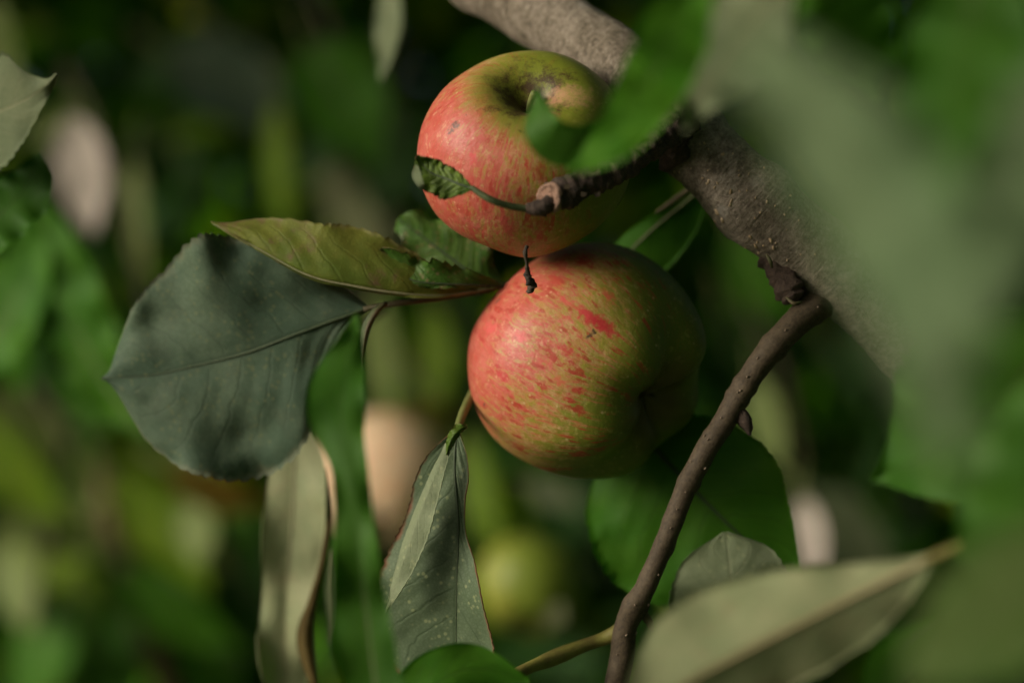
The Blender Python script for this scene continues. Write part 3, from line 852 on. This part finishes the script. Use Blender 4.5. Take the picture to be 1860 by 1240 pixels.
apple('larger red streaked yellow green apple, lower of the touching pair', 1071, 660, 28, 216, (-0.68, 0.52, 0.42),
      spots_px=[(903, 550, 7, SCAB), (1063, 610, 6, (0.02, 0.016, 0.014)), (1070, 602, 5, (0.02, 0.016, 0.014)), (888, 730, 6, SCAB), (908, 795, 5, SCAB),
                (1024, 636, 11, RED), (1040, 706, 7, RED), (1066, 575, 12, RED), (1082, 585, 13, RED), (1096, 595, 12, RED), (1055, 568, 10, (0.5, 0.05, 0.05)), (945, 612, 9, (0.55, 0.06, 0.06)), (895, 598, 12, (0.56, 0.09, 0.08)),
                (1042, 738, 8, (0.30, 0.05, 0.02)), (1030, 735, 7, (0.30, 0.05, 0.02)), (1050, 744, 6, (0.30, 0.05, 0.02)), (917, 680, 6, RED), (911, 668, 5, RED), (1100, 535, 9, (0.42, 0.08, 0.04)), (1020, 545, 9, (0.56, 0.10, 0.08)),
                (1010, 690, 7, (0.5, 0.1, 0.06)), (985, 655, 6, (0.5, 0.1, 0.07))],
      blush=(-0.88, -0.32, 0.34), seed=4.2, cover=0.06, flat=0.98, lob=0.05, basin=(0.40, 0.42), taper=0.10, streaks=1.0, roll=0.4, stem=[(0, 0, 0.5), (0.0, 0.0, 0.7), (0.05, 0.0, 0.9), (0.12, 0.0, 1.1)])
t = thing('dried_stalk', 'thin twisted black dried stalk lying where the two apples touch', 'dried stalk', P(962, 490, -20))
tube('stalk', t, px_path([(957, 447, -19), (954, 460, -20), (957, 478, -18), (958, 492, -16), (963, 502, -15)]), [3.6 * PX(), 3.4 * PX(), 3.0 * PX(), 3.2 * PX(), 4 * PX()], DRY, sides=8, n=34, rough=0.5, rscale=900)
tube('withered_flower', t, px_path([(960, 490, -15), (955, 500, -15), (962, 510, -15), (968, 518, -14), (960, 532, -13)]), [3 * PX(), 4 * PX(), 7 * PX(), 7 * PX(), 4 * PX()], DRY, sides=10, n=30, rough=0.8, rscale=800)

# ------------------------------------------------------------------ leaves round the apples, in focus
c1 = thing('leafy_spur', 'short spur behind the apples carrying a broad grey green leaf and a yellowing folded leaf', 'leafy spur', P(905, 525, 30))
tube('stem', c1, px_path([(1010, 500, 60), (950, 512, 45), (905, 522, 30), (870, 530, 24)]), [8 * PX(), 8 * PX(), 7 * PX(), 6 * PX()], STALK_B, sides=10, n=24, rough=0.1, rscale=300)
leaf(c1, [(668, 560, 20), (620, 577, 19), (540, 606, 19), (450, 640, 22), (356, 664, 26), (270, 682, 29), (184, 686, 31)],
     [(0, 4), (0.09, 22), (0.2, 80), (0.34, 175), (0.46, 224), (0.58, 228), (0.68, 208), (0.78, 172), (0.86, 114), (0.92, 52), (0.965, 14), (1, 1)],
     [(0, 6), (0.09, 80), (0.2, 150), (0.34, 205), (0.46, 228), (0.58, 218), (0.68, 184), (0.78, 156), (0.88, 116), (0.94, 64), (0.975, 14), (1, 1)],
     GREY, TOP, n=130, cols=14, tilt_a=[0, -6, -10, -4, 6], tilt_b=[0, 4, 8, 5, 0], ruffle=2.6, ruf_n=3, wave=6.0, pucker=0.45, teeth=27, tooth=0.035, rib=RIB_DARK, rib_r=4, seed=12.0, rib_front=True,
     stalk=[(900, 524, 30), (800, 541, 22), (720, 551, 18)], stalk_r=6, stalk_m=STALK_B, label='broad grey green leaf with a dark midrib', prof_a=[(0, 8), (0.5, 0), (0.85, -4), (1, -22)], prof_b=[(0, 8), (0.5, 0), (0.85, -6), (1, -28)])
leaf(c1, [(905, 522, 26), (800, 537, 16), (720, 532, 11), (640, 519, 9), (560, 500, 9), (470, 452, 12), (383, 404, 16)],
     [(0, 2), (0.15, 8), (0.3, 14), (0.6, 14), (0.85, 8), (1, 1)], [(0, 4), (0.14, 32), (0.28, 72), (0.42, 104), (0.58, 112), (0.74, 88), (0.87, 50), (0.95, 16), (1, 1)],
     YELLOW, UNDER, n=110, cols=12, tilt_a=-70, tilt_b=[-30, -20, -18, -16, -10], ruffle=1.2, ruf_n=3, wave=4.0, pucker=0.5, teeth=24, tooth=0.05, rib=RIB, rib_r=3.5, rib_front=True,
     label='yellowing leaf folded along its midrib with a pinkish brown blotch', prof_b=[(0, 20), (0.5, -6), (1, 4)])
leaf(c1, [(915, 520, 32), (870, 505, 32), (820, 470, 34), (770, 432, 36), (722, 396, 38)],
     [(0, 4), (0.2, 36), (0.45, 66), (0.65, 66), (0.85, 40), (0.95, 26), (1, 4)], [(0, 4), (0.2, 50), (0.45, 86), (0.7, 64), (0.85, 42), (0.95, 26), (1, 4)],
     TORN, UNDER, n=90, cols=10, tilt_a=[0, -10, -16, -10], tilt_b=[0, -20, -15, -10], ruffle=2.0, ruf_n=3, wave=6.0, pucker=0.4, teeth=11, tooth=0.28, rib=RIB_DARK, rib_r=3,
     bite=((-1, 0.78, 0.06, 0.45), (1, 0.90, 0.05, 0.5)), label='torn dark green leaf with pink specks')
leaf(c1, [(918, 522, 22), (860, 517, 15), (800, 515, 12), (740, 505, 12), (692, 452, 14)],
     [(0, 2), (0.4, 10), (0.8, 12), (1, 2)], [(0, 3), (0.2, 20), (0.45, 38), (0.7, 45), (0.9, 26), (1, 3)],
     TORN, UNDER, n=70, cols=9, tilt_a=-40, tilt_b=[0, 20, -25, 10], ruffle=2.0, ruf_n=3, wave=6.0, pucker=0.4, teeth=10, tooth=0.22, rib=RIB_DARK, rib_r=3)
leaf(c1, [(829, 786, 2), (826, 850, 0), (833, 950, -2), (830, 1060, -2), (829, 1170, 2), (832, 1290, 8)],
     [(0, 6), (0.08, 24), (0.16, 28), (0.24, 18), (0.34, 16), (0.45, 42), (0.6, 64), (0.8, 82), (0.92, 60), (1, 4)],
     [(0, 10), (0.08, 50), (0.16, 78), (0.24, 92), (0.36, 118), (0.48, 146), (0.6, 170), (0.75, 160), (0.9, 90), (1, 4)],
     HANG, UNDER, n=130, cols=14, tilt_a=[10, 30, 36, 30, 22], tilt_b=[-8, -16, -18, -16, -10], ruffle=0.5, ruf_n=3.5, wave=2.0, pucker=0.35, teeth=34, tooth=0.028, rib=RIB_DARK, rib_r=3, seed=33.0,
     prof_a=[(0, -4), (0.7, 6), (1, 20)], stalk=[(892, 655, 52), (866, 700, 36), (842, 748, 14)], stalk_r=8, stalk_m=STALK, label='dusty green leaf hanging folded from a curved stalk')
leaf(c1, [(822, 786, -4), (800, 838, -5), (772, 905, -6), (742, 985, -6), (718, 1060, -5), (700, 1112, -3)],
     [(0, 3), (0.15, 12), (0.35, 24), (0.55, 32), (0.7, 28), (0.85, 16), (1, 1)], [(0, 3), (0.15, 10), (0.35, 16), (0.55, 20), (0.75, 16), (1, 1)],
     DUST, HANG, n=80, cols=8, tilt_a=[10, 20, 20], tilt_b=[-40, -60, -50], wave=1.5, ruffle=0.4, teeth=24, tooth=0.06, rib=None, seed=5.0, label='pale upturned margin of the hanging leaf')
leaf(c1, [(849, 774, -5), (836, 780, -7), (824, 792, -8), (816, 808, -8), (811, 826, -6)], [2, 7, 8, 6, 1], [3, 12, 11, 6, 1], CURL, DEEP, n=40, cols=7, tilt_a=[40, 10, -20], tilt_b=[-20, 20, -10], wave=6, ruffle=1.0, ruf_n=4, teeth=6, tooth=0.2,
     rib=None, label='crumpled dark green base of the hanging leaf')
leaf(c1, [(700, 552, 14), (684, 566, 10), (668, 594, 8), (660, 630, 8), (657, 668, 10)], [2, 6, 7, 5, 1], [2, 10, 12, 8, 1], UNDER, STALK_B, n=30, cols=5, tilt_a=-20, tilt_b=-20, rib=STALK_B, rib_r=5)

c2 = thing('leafy_twig', 'bright green leaf and grey green leaf behind the thin bare twig', 'leafy twig', P(1190, 800, 62))
tube('stem', c2, px_path([(1020, 700, 110), (1110, 760, 85), (1188, 806, 60)]), [9 * PX(), 8 * PX(), 7 * PX()], STALK, sides=10, n=20)
leaf(c2, [(1140, 762, 58), (1200, 825, 48), (1270, 898, 42), (1350, 976, 40), (1455, 1062, 42)],
     [(0, 6), (0.15, 80), (0.35, 138), (0.55, 146), (0.72, 112), (0.88, 54), (1, 2)], [(0, 6), (0.13, 140), (0.3, 205), (0.46, 226), (0.62, 205), (0.78, 140), (0.9, 70), (1, 2)],
     TOP, UNDER, n=90, cols=10, tilt_a=14, tilt_b=-10, ruffle=1.5, ruf_n=3, wave=4, pucker=0.6, teeth=26, tooth=0.028, rib=RIB_DARK, rib_r=4, stalk=[(1080, 720, 82)], seed=3.0, label='bright green leaf with light from beyond put into its colour')  # brighter green stands in for light passing through this leaf
leaf(c2, [(1365, 1270, 30), (1350, 1185, 26), (1336, 1100, 22), (1326, 1030, 20), (1318, 966, 20)],
     [(0, 4), (0.2, 84), (0.5, 118), (0.75, 108), (0.92, 58), (1, 4)], [(0, 4), (0.2, 84), (0.5, 116), (0.75, 102), (0.92, 62), (1, 4)],
     DUST, TOP, n=60, cols=8, tilt_a=-8, tilt_b=14, ruffle=1.0, wave=3, pucker=0.5, teeth=22, tooth=0.03, rib=RIB, rib_r=2, seed=9.0, label='rounded pale grey green leaf end')
leaf(c2, [(1290, 330, 62), (1240, 372, 58), (1190, 412, 56), (1130, 470, 60), (1070, 530, 70)], [(0, 3), (0.3, 60), (0.6, 70), (1, 2)], [(0, 3), (0.3, 16), (0.6, 30), (1, 2)], TOP, UNDER, n=40, cols=7, tilt_a=-10, tilt_b=-10,
     rib=RIB, rib_r=3, wave=3, label='deep green leaf between the apples and the bough')
tube('petiole', c2, px_path([(1262, 338, 50), (1228, 362, 48), (1192, 386, 48)]), [7 * PX(), 6 * PX(), 3 * PX()], TAN, sides=8, n=14)

# ------------------------------------------------------------------ out-of-focus sprays nearer than the branch
f1 = thing('leafy_twig', 'soft deep green leaf hanging in front of the upper apple and bough', 'leafy twig', P(1290, -60, -190))
tube('stem', f1, px_path([(1480, -230, -200), (1380, -140, -195), (1290, -60, -190)]), [9 * PX(-190), 8 * PX(-190), 7 * PX(-190)], STALK, sides=10, n=20)
leaf(f1, [(1290, -60, -195), (1235, 40, -185), (1185, 140, -160), (1115, 245, -142), (1026, 316, -128)],
     [(0, 6), (0.15, 54), (0.4, 70), (0.65, 62), (0.85, 38), (1, 2)], [(0, 6), (0.15, 56), (0.4, 62), (0.65, 50), (0.85, 26), (1, 2)],
     TOP, UNDER, n=50, cols=8, tilt_a=15, tilt_b=-15, wave=4, ruffle=1.5, rib=RIB, rib_front=False)
leaf(f1, [(1095, 222, -98), (1055, 245, -98), (1022, 245, -98), (995, 222, -98), (976, 160, -92)], [(0, 4), (0.3, 58), (0.6, 52), (0.85, 16), (1, 2)], [(0, 4), (0.3, 20), (0.6, 20), (0.85, 10), (1, 2)],
     MID, UNDER, n=40, cols=6, tilt_a=-30, tilt_b=20, wave=4, rib=None, label='dark curled leaf tip over the stem hollow')

f2 = thing('leafy_twig', 'large soft spray of pale and green leaves over the bough end', 'leafy twig', P(1700, -60, -260))
tube('stem', f2, px_path([(1980, -260, -280), (1840, -160, -270), (1700, -60, -250), (1560, -40, -220), (1420, -20, -200)]), [10 * PX(-250)] * 5, STALK, sides=10, n=30)
leaf(f2, [(1440, -30, -180), (1370, 40, -165), (1310, 120, -150), (1270, 185, -140), (1245, 240, -135)], [(0, 6), (0.3, 80), (0.6, 80), (1, 3)], [(0, 6), (0.3, 90), (0.6, 96), (1, 3)], UNDER, TOP, n=40, cols=7, tilt_a=20, tilt_b=-20, wave=4, ruffle=2,
     rib=RIB, label='pale leaf underside')
leaf(f2, [(1330, 50, -370), (1440, 190, -375), (1560, 370, -380), (1660, 580, -385), (1740, 880, -390)], [(0, 8), (0.15, 100), (0.35, 160), (0.6, 160), (0.82, 90), (1, 4)], [(0, 8), (0.15, 70), (0.35, 84), (0.6, 80), (0.8, 56), (1, 4)], MIST, TOP, n=50, cols=8, tilt_a=25, tilt_b=-20, wave=4, ruffle=2, rib=RIB, label='long grey green leaf blurred over the bough')
leaf(f2, [(1480, -80, -200), (1510, -20, -195), (1545, 40, -190), (1580, 100, -185), (1605, 175, -180)], [(0, 6), (0.2, 80), (0.5, 90), (0.8, 50), (1, 3)], [(0, 6), (0.2, 70), (0.5, 84), (0.8, 46), (1, 3)], TOP, UNDER, n=40, cols=7, tilt_a=20, tilt_b=-15,
     wave=4, ruffle=2, rib=RIB, rib_front=False)
leaf(f2, [(1790, -120, -225), (1765, 10, -230), (1735, 130, -235), (1710, 280, -240), (1690, 470, -245)], [(0, 6), (0.25, 120), (0.5, 140), (0.8, 70), (1, 3)], [(0, 6), (0.25, 90), (0.5, 96), (0.8, 60), (1, 3)], MID, UNDER, n=40, cols=7, tilt_a=20, tilt_b=-15,
     wave=4, ruffle=2, rib=RIB, rib_front=False)
leaf(f2, [(1960, 60, -330), (1900, 180, -335), (1850, 310, -340), (1815, 440, -340), (1800, 600, -340)], [(0, 6), (0.25, 80), (0.5, 96), (0.8, 60), (1, 3)], [(0, 6), (0.25, 60), (0.5, 76), (0.8, 50), (1, 3)], MIST, TOP, n=40, cols=7, tilt_a=15,
     tilt_b=-12, wave=3, ruffle=2, rib=RIB, label='soft grey green leaf')

f3 = thing('leafy_twig', 'broad deep green leaf with a toothed edge, soft in front of the dark gap', 'leafy twig', P(1960, 560, -200))
tube('stem', f3, px_path([(2100, 420, -220), (2020, 500, -210), (1960, 560, -200)]), [9 * PX(-200)] * 3, STALK, sides=10, n=14)
leaf(f3, [(1960, 560, -170), (1880, 650, -150), (1800, 740, -130), (1700, 820, -110), (1583, 870, -90)], [(0, 6), (0.2, 140), (0.45, 190), (0.7, 140), (0.9, 50), (1, 3)], [(0, 6), (0.2, 150), (0.45, 190), (0.7, 140), (0.9, 44), (1, 3)], MID, UNDER, n=90,
     cols=8, tilt_a=15, tilt_b=-20, wave=4, ruffle=2, teeth=24, tooth=0.06, rib=RIB, rib_front=False)
leaf(f3, [(1990, 640, -230), (1930, 760, -225), (1880, 880, -220), (1830, 1000, -215), (1770, 1120, -210)], [(0, 6), (0.25, 110), (0.5, 140), (0.8, 80), (1, 3)], [(0, 6), (0.25, 110), (0.5, 130), (0.8, 80), (1, 3)], MID, UNDER, n=40, cols=7, tilt_a=15, tilt_b=-25,
     wave=4, ruffle=2, rib=RIB, rib_front=False)
leaf(f3, [(1980, 960, -300), (1890, 1030, -302), (1800, 1100, -304), (1720, 1170, -306), (1640, 1260, -308)], [(0, 6), (0.25, 100), (0.5, 130), (0.8, 80), (1, 3)], [(0, 6), (0.25, 90), (0.5, 110), (0.8, 60), (1, 3)], OLIVE_D, TOP, n=40, cols=7, tilt_a=25, tilt_b=-25,
     wave=1.0, ruffle=1, rib=RIB, label='dull olive leaf')

f4 = thing('leafy_twig', 'pale beige green leaf with a tan midrib, below the bare twig', 'leafy twig', P(1740, 990, -156))
tube('stem', f4, px_path([(1990, 900, -170), (1860, 940, -163), (1740, 990, -156)]), [8 * PX(-150)] * 3, STALK_Y, sides=10, n=14)
leaf(f4, [(1695, 1012, -150), (1600, 1058, -144), (1480, 1118, -138), (1360, 1180, -132), (1240, 1245, -128), (1120, 1320, -126)],
     [(0, 4), (0.15, 74), (0.35, 120), (0.55, 126), (0.75, 90), (0.9, 40), (1, 3)][:], [(0, 4), (0.15, 40), (0.35, 96), (0.55, 130), (0.75, 130), (0.9, 60), (1, 3)],
     PALE, TOP, n=70, cols=9, tilt_a=[-20, -32, -32], tilt_b=-6, wave=1.5, ruffle=0.8, teeth=22, tooth=0.05, rib=RIB_TAN, rib_r=5, stalk=[(1745, 988, -156)], stalk_r=8, stalk_m=STALK_Y)
leaf(f4, [(1700, 1120, -118), (1650, 1160, -116), (1610, 1210, -115), (1580, 1290, -115)], [(0, 4), (0.4, 34), (0.7, 30), (1, 2)], [(0, 4), (0.4, 30), (0.7, 34), (1, 2)], TOP, UNDER, n=30, cols=6, tilt_a=10, tilt_b=-10, rib=RIB, rib_front=False, label='small bright green leaf')

f5 = thing('leafy_twig', 'narrow upright green leaf in front of the folded hanging leaf', 'leafy twig', P(690, 1300, -110))
tube('stem', f5, px_path([(800, 1480, -100), (740, 1390, -105), (690, 1300, -110)]), [8 * PX(-110)] * 3, STALK, sides=10, n=14)
leaf(f5, [(690, 1300, -112), (668, 1130, -110), (652, 990, -108), (636, 870, -104), (620, 750, -98), (648, 572, -80)],
     [(0, 40), (0.15, 66), (0.35, 50), (0.5, 34), (0.6, 34), (0.7, 60), (0.8, 62), (0.92, 28), (1, 3)], [(0, 50), (0.15, 46), (0.35, 36), (0.5, 34), (0.62, 40), (0.75, 42), (0.9, 22), (1, 3)],
     MID, UNDER, n=60, cols=8, tilt_a=[-4, 6, 0, -8, -10], tilt_b=[12, 16, 10, 0], wave=3, ruffle=1.5, rib=RIB, rib_front=False)
leaf(f5, [(700, 1330, -60), (760, 1270, -60), (820, 1225, -58), (880, 1215, -56), (960, 1235, -54)], [(0, 4), (0.3, 60), (0.55, 56), (0.8, 30), (1, 3)], [(0, 4), (0.3, 60), (0.6, 50), (1, 3)], TOP, UNDER, n=40, cols=7, tilt_a=-15, tilt_b=20, wave=3, rib=RIB,
     rib_front=False, label='green leaf lying across the foot of the hanging leaf')

f6 = thing('leafy_twig', 'soft mid green leaves below the hooked grey leaf, beyond the broad grey leaf', 'leafy twig', P(-120, 760, 340))
tube('stem', f6, px_path([(-260, 900, 350), (-180, 820, 345), (-90, 740, 340)]), [9 * PX(340)] * 3, STALK, sides=10, n=14)
leaf(f6, [(270, 800, 330), (190, 690, 330), (130, 580, 331), (90, 460, 332), (50, 330, 332)], [(0, 4), (0.25, 60), (0.5, 74), (0.8, 44), (1, 3)], [(0, 4), (0.25, 56), (0.5, 80), (0.8, 52), (1, 3)], TOP, UNDER, n=40, cols=7, tilt_a=-20, tilt_b=20, wave=3,
     ruffle=2, rib=RIB, rib_front=False)
leaf(f6, [(-80, 700, 336), (-20, 620, 336), (30, 540, 336), (60, 470, 335), (40, 390, 334)], [(0, 4), (0.25, 80), (0.5, 90), (0.8, 60), (1, 3)], [(0, 4), (0.25, 70), (0.5, 70), (0.8, 40), (1, 3)], TOP, PALE, n=40, cols=7, tilt_a=-10, tilt_b=30, wave=3, ruffle=2,
     rib=RIB, rib_front=False)
leaf(f6, [(-90, 480, 62), (-40, 430, 64), (10, 380, 66), (50, 335, 68), (72, 275, 70)], [(0, 4), (0.25, 60), (0.5, 66), (0.8, 40), (1, 3)], [(0, 4), (0.25, 50), (0.5, 62), (0.8, 52), (0.93, 26), (1, 3)], MID, PALE, n=40, cols=7, tilt_a=-15, tilt_b=20, wave=1.5, ruffle=2,
     rib=RIB, rib_front=False, label='yellow green rounded leaf')

c3 = thing('leafy_twig', 'grey green leaf with a hooked tip above the soft green leaves', 'leafy twig', P(-160, 200, 40))
tube('stem', c3, px_path([(-330, 160, 60), (-240, 180, 50), (-160, 200, 40)]), [8 * PX()] * 3, STALK, sides=10, n=14)
leaf(c3, [(-170, 225, 66), (-100, 222, 54), (-30, 212, 42), (40, 185, 31), (78, 160, 26), (103, 134, 22)],
     [(0, 4), (0.15, 50), (0.4, 88), (0.58, 96), (0.72, 98), (0.80, 84), (0.88, 36), (0.94, 10), (1, 1)], [(0, 4), (0.15, 54), (0.4, 92), (0.58, 96), (0.70, 70), (0.80, 40), (0.9, 16), (1, 1)],
     UNDER, TOP, n=90, cols=9, tilt_a=4, tilt_b=-6, wave=2.5, ruffle=1.0, pucker=0.2, teeth=22, tooth=0.07, rib=RIB, rib_r=2)

c4 = thing('leafy_twig', 'long pale withering leaf hanging beside the narrow green leaf, browned along its fold', 'leafy twig', P(560, 690, 90))
tube('stem', c4, px_path([(700, 560, 130), (620, 630, 110), (556, 720, 84)]), [6 * PX(80)] * 3, STALK_B, sides=10, n=14)
leaf(c4, [(535, 745, 78), (535, 840, 74), (530, 960, 72), (520, 1080, 72), (518, 1180, 74), (525, 1300, 80)], [(0, 8), (0.15, 56), (0.35, 66), (0.6, 52), (0.8, 44), (1, 30)], [(0, 10), (0.15, 42), (0.35, 54), (0.6, 46), (0.75, 50), (1, 26)],
     PALE, TOP, n=50, cols=8, tilt_a=20, tilt_b=10, wave=3, ruffle=2.5, ruf_n=2.5, rib=RIB, rib_r=3)
leaf(c4, [(590, 850, 70), (598, 930, 68), (588, 1010, 66), (568, 1090, 66), (556, 1160, 66), (575, 1260, 66)], [(0, 4), (0.3, 8), (0.6, 9), (0.75, 16), (1, 5)], [(0, 4), (0.3, 6), (0.6, 9), (0.75, 18), (1, 5)], BROWN, BROWN, n=40, cols=5, tilt_a=-40, tilt_b=-10,
     rib=None, label='browned fold of the pale leaf')
leaf(c4, [(606, 1000, 100), (604, 1060, 100), (606, 1120, 100), (600, 1170, 104)], [(0, 3), (0.4, 16), (1, 2)], [(0, 3), (0.4, 14), (1, 2)], UNDER, TOP, n=24, cols=5, rib=RIB, rib_r=3)

# ------------------------------------------------------------------ blurred things beyond the branch
BGA = 'apples out of focus beyond the branch'
apple('peach coloured apple blurred behind the narrow green leaf', 708, 868, 620, 128, (0.2, 0.5, 0.85), blush=(-0.6, -0.8, -0.2), seed=7.0, cover=-0.6, segs=40, rings=30, yellow=(0.55, 0.34, 0.10), green=(0.35, 0.28, 0.04), orange_c=(0.80, 0.42, 0.15), pink_c=(0.80, 0.43, 0.24),
      stem=[(0, 0, 0.5), (0, 0, 0.8), (0.05, 0, 1.0), (0.1, 0, 1.2)], group=BGA, streaks=0.0)
apple('yellow green unripe apple blurred below the lower striped apple', 965, 1065, 560, 98, (0.1, 0.5, 0.8), blush=(-0.9, 0.3, -0.2), seed=2.0, cover=1.2, segs=40, rings=30, green=(0.13, 0.20, 0.015), yellow=(0.22, 0.27, 0.03),
      stem=[(0, 0, 0.5), (0, 0, 0.8), (0.05, 0, 1.0), (0.1, 0, 1.2)], group=BGA, streaks=0.0)

bs = thing('stem', 'slim reddish brown stem blurred among sunlit leaves, below the broad grey leaf', 'stem', P(200, 900, 510))
bs.name = 'woody_stem'
tube('shoot', bs, px_path([(150, 560, 860), (165, 700, 855), (185, 830, 850), (215, 980, 850), (255, 1110, 850), (320, 1290, 850), (420, 1500, 855)]), [20 * PX(850), 21 * PX(850), 23 * PX(850), 24 * PX(850), 26 * PX(850)], BARK_STEM, sides=14, n=50, rough=0.08, rscale=60)

BGL = 'blurred leafy twigs beyond the branch'
def spray(label, at, stem, leaves):
    far = lambda q: (q[0], q[1], q[2] * 1.9 if q[2] > 200 else q[2])
    at, stem = far(at), [far(q) for q in stem]
    leaves = [far(L[:3]) + tuple(L[3:]) for L in leaves]
    t = thing('leafy_twig', label, 'leafy twig', P(*at), BGL)
    tube('stem', t, px_path(stem), [7 * PX(at[2])] * len(stem), STALK_B, sides=8, n=24)
    for L in leaves:
        blurleaf(t, *L[:7], back=L[7] if len(L) > 7 else None, roll=L[8] if len(L) > 8 else None)
    return t

spray('twig with a pinkish leaf, sky glint put into its pale colour, behind the corner leaf', (190, 180, 340), [(120, 120, 380), (180, 240, 360), (240, 420, 350), (280, 620, 350)],
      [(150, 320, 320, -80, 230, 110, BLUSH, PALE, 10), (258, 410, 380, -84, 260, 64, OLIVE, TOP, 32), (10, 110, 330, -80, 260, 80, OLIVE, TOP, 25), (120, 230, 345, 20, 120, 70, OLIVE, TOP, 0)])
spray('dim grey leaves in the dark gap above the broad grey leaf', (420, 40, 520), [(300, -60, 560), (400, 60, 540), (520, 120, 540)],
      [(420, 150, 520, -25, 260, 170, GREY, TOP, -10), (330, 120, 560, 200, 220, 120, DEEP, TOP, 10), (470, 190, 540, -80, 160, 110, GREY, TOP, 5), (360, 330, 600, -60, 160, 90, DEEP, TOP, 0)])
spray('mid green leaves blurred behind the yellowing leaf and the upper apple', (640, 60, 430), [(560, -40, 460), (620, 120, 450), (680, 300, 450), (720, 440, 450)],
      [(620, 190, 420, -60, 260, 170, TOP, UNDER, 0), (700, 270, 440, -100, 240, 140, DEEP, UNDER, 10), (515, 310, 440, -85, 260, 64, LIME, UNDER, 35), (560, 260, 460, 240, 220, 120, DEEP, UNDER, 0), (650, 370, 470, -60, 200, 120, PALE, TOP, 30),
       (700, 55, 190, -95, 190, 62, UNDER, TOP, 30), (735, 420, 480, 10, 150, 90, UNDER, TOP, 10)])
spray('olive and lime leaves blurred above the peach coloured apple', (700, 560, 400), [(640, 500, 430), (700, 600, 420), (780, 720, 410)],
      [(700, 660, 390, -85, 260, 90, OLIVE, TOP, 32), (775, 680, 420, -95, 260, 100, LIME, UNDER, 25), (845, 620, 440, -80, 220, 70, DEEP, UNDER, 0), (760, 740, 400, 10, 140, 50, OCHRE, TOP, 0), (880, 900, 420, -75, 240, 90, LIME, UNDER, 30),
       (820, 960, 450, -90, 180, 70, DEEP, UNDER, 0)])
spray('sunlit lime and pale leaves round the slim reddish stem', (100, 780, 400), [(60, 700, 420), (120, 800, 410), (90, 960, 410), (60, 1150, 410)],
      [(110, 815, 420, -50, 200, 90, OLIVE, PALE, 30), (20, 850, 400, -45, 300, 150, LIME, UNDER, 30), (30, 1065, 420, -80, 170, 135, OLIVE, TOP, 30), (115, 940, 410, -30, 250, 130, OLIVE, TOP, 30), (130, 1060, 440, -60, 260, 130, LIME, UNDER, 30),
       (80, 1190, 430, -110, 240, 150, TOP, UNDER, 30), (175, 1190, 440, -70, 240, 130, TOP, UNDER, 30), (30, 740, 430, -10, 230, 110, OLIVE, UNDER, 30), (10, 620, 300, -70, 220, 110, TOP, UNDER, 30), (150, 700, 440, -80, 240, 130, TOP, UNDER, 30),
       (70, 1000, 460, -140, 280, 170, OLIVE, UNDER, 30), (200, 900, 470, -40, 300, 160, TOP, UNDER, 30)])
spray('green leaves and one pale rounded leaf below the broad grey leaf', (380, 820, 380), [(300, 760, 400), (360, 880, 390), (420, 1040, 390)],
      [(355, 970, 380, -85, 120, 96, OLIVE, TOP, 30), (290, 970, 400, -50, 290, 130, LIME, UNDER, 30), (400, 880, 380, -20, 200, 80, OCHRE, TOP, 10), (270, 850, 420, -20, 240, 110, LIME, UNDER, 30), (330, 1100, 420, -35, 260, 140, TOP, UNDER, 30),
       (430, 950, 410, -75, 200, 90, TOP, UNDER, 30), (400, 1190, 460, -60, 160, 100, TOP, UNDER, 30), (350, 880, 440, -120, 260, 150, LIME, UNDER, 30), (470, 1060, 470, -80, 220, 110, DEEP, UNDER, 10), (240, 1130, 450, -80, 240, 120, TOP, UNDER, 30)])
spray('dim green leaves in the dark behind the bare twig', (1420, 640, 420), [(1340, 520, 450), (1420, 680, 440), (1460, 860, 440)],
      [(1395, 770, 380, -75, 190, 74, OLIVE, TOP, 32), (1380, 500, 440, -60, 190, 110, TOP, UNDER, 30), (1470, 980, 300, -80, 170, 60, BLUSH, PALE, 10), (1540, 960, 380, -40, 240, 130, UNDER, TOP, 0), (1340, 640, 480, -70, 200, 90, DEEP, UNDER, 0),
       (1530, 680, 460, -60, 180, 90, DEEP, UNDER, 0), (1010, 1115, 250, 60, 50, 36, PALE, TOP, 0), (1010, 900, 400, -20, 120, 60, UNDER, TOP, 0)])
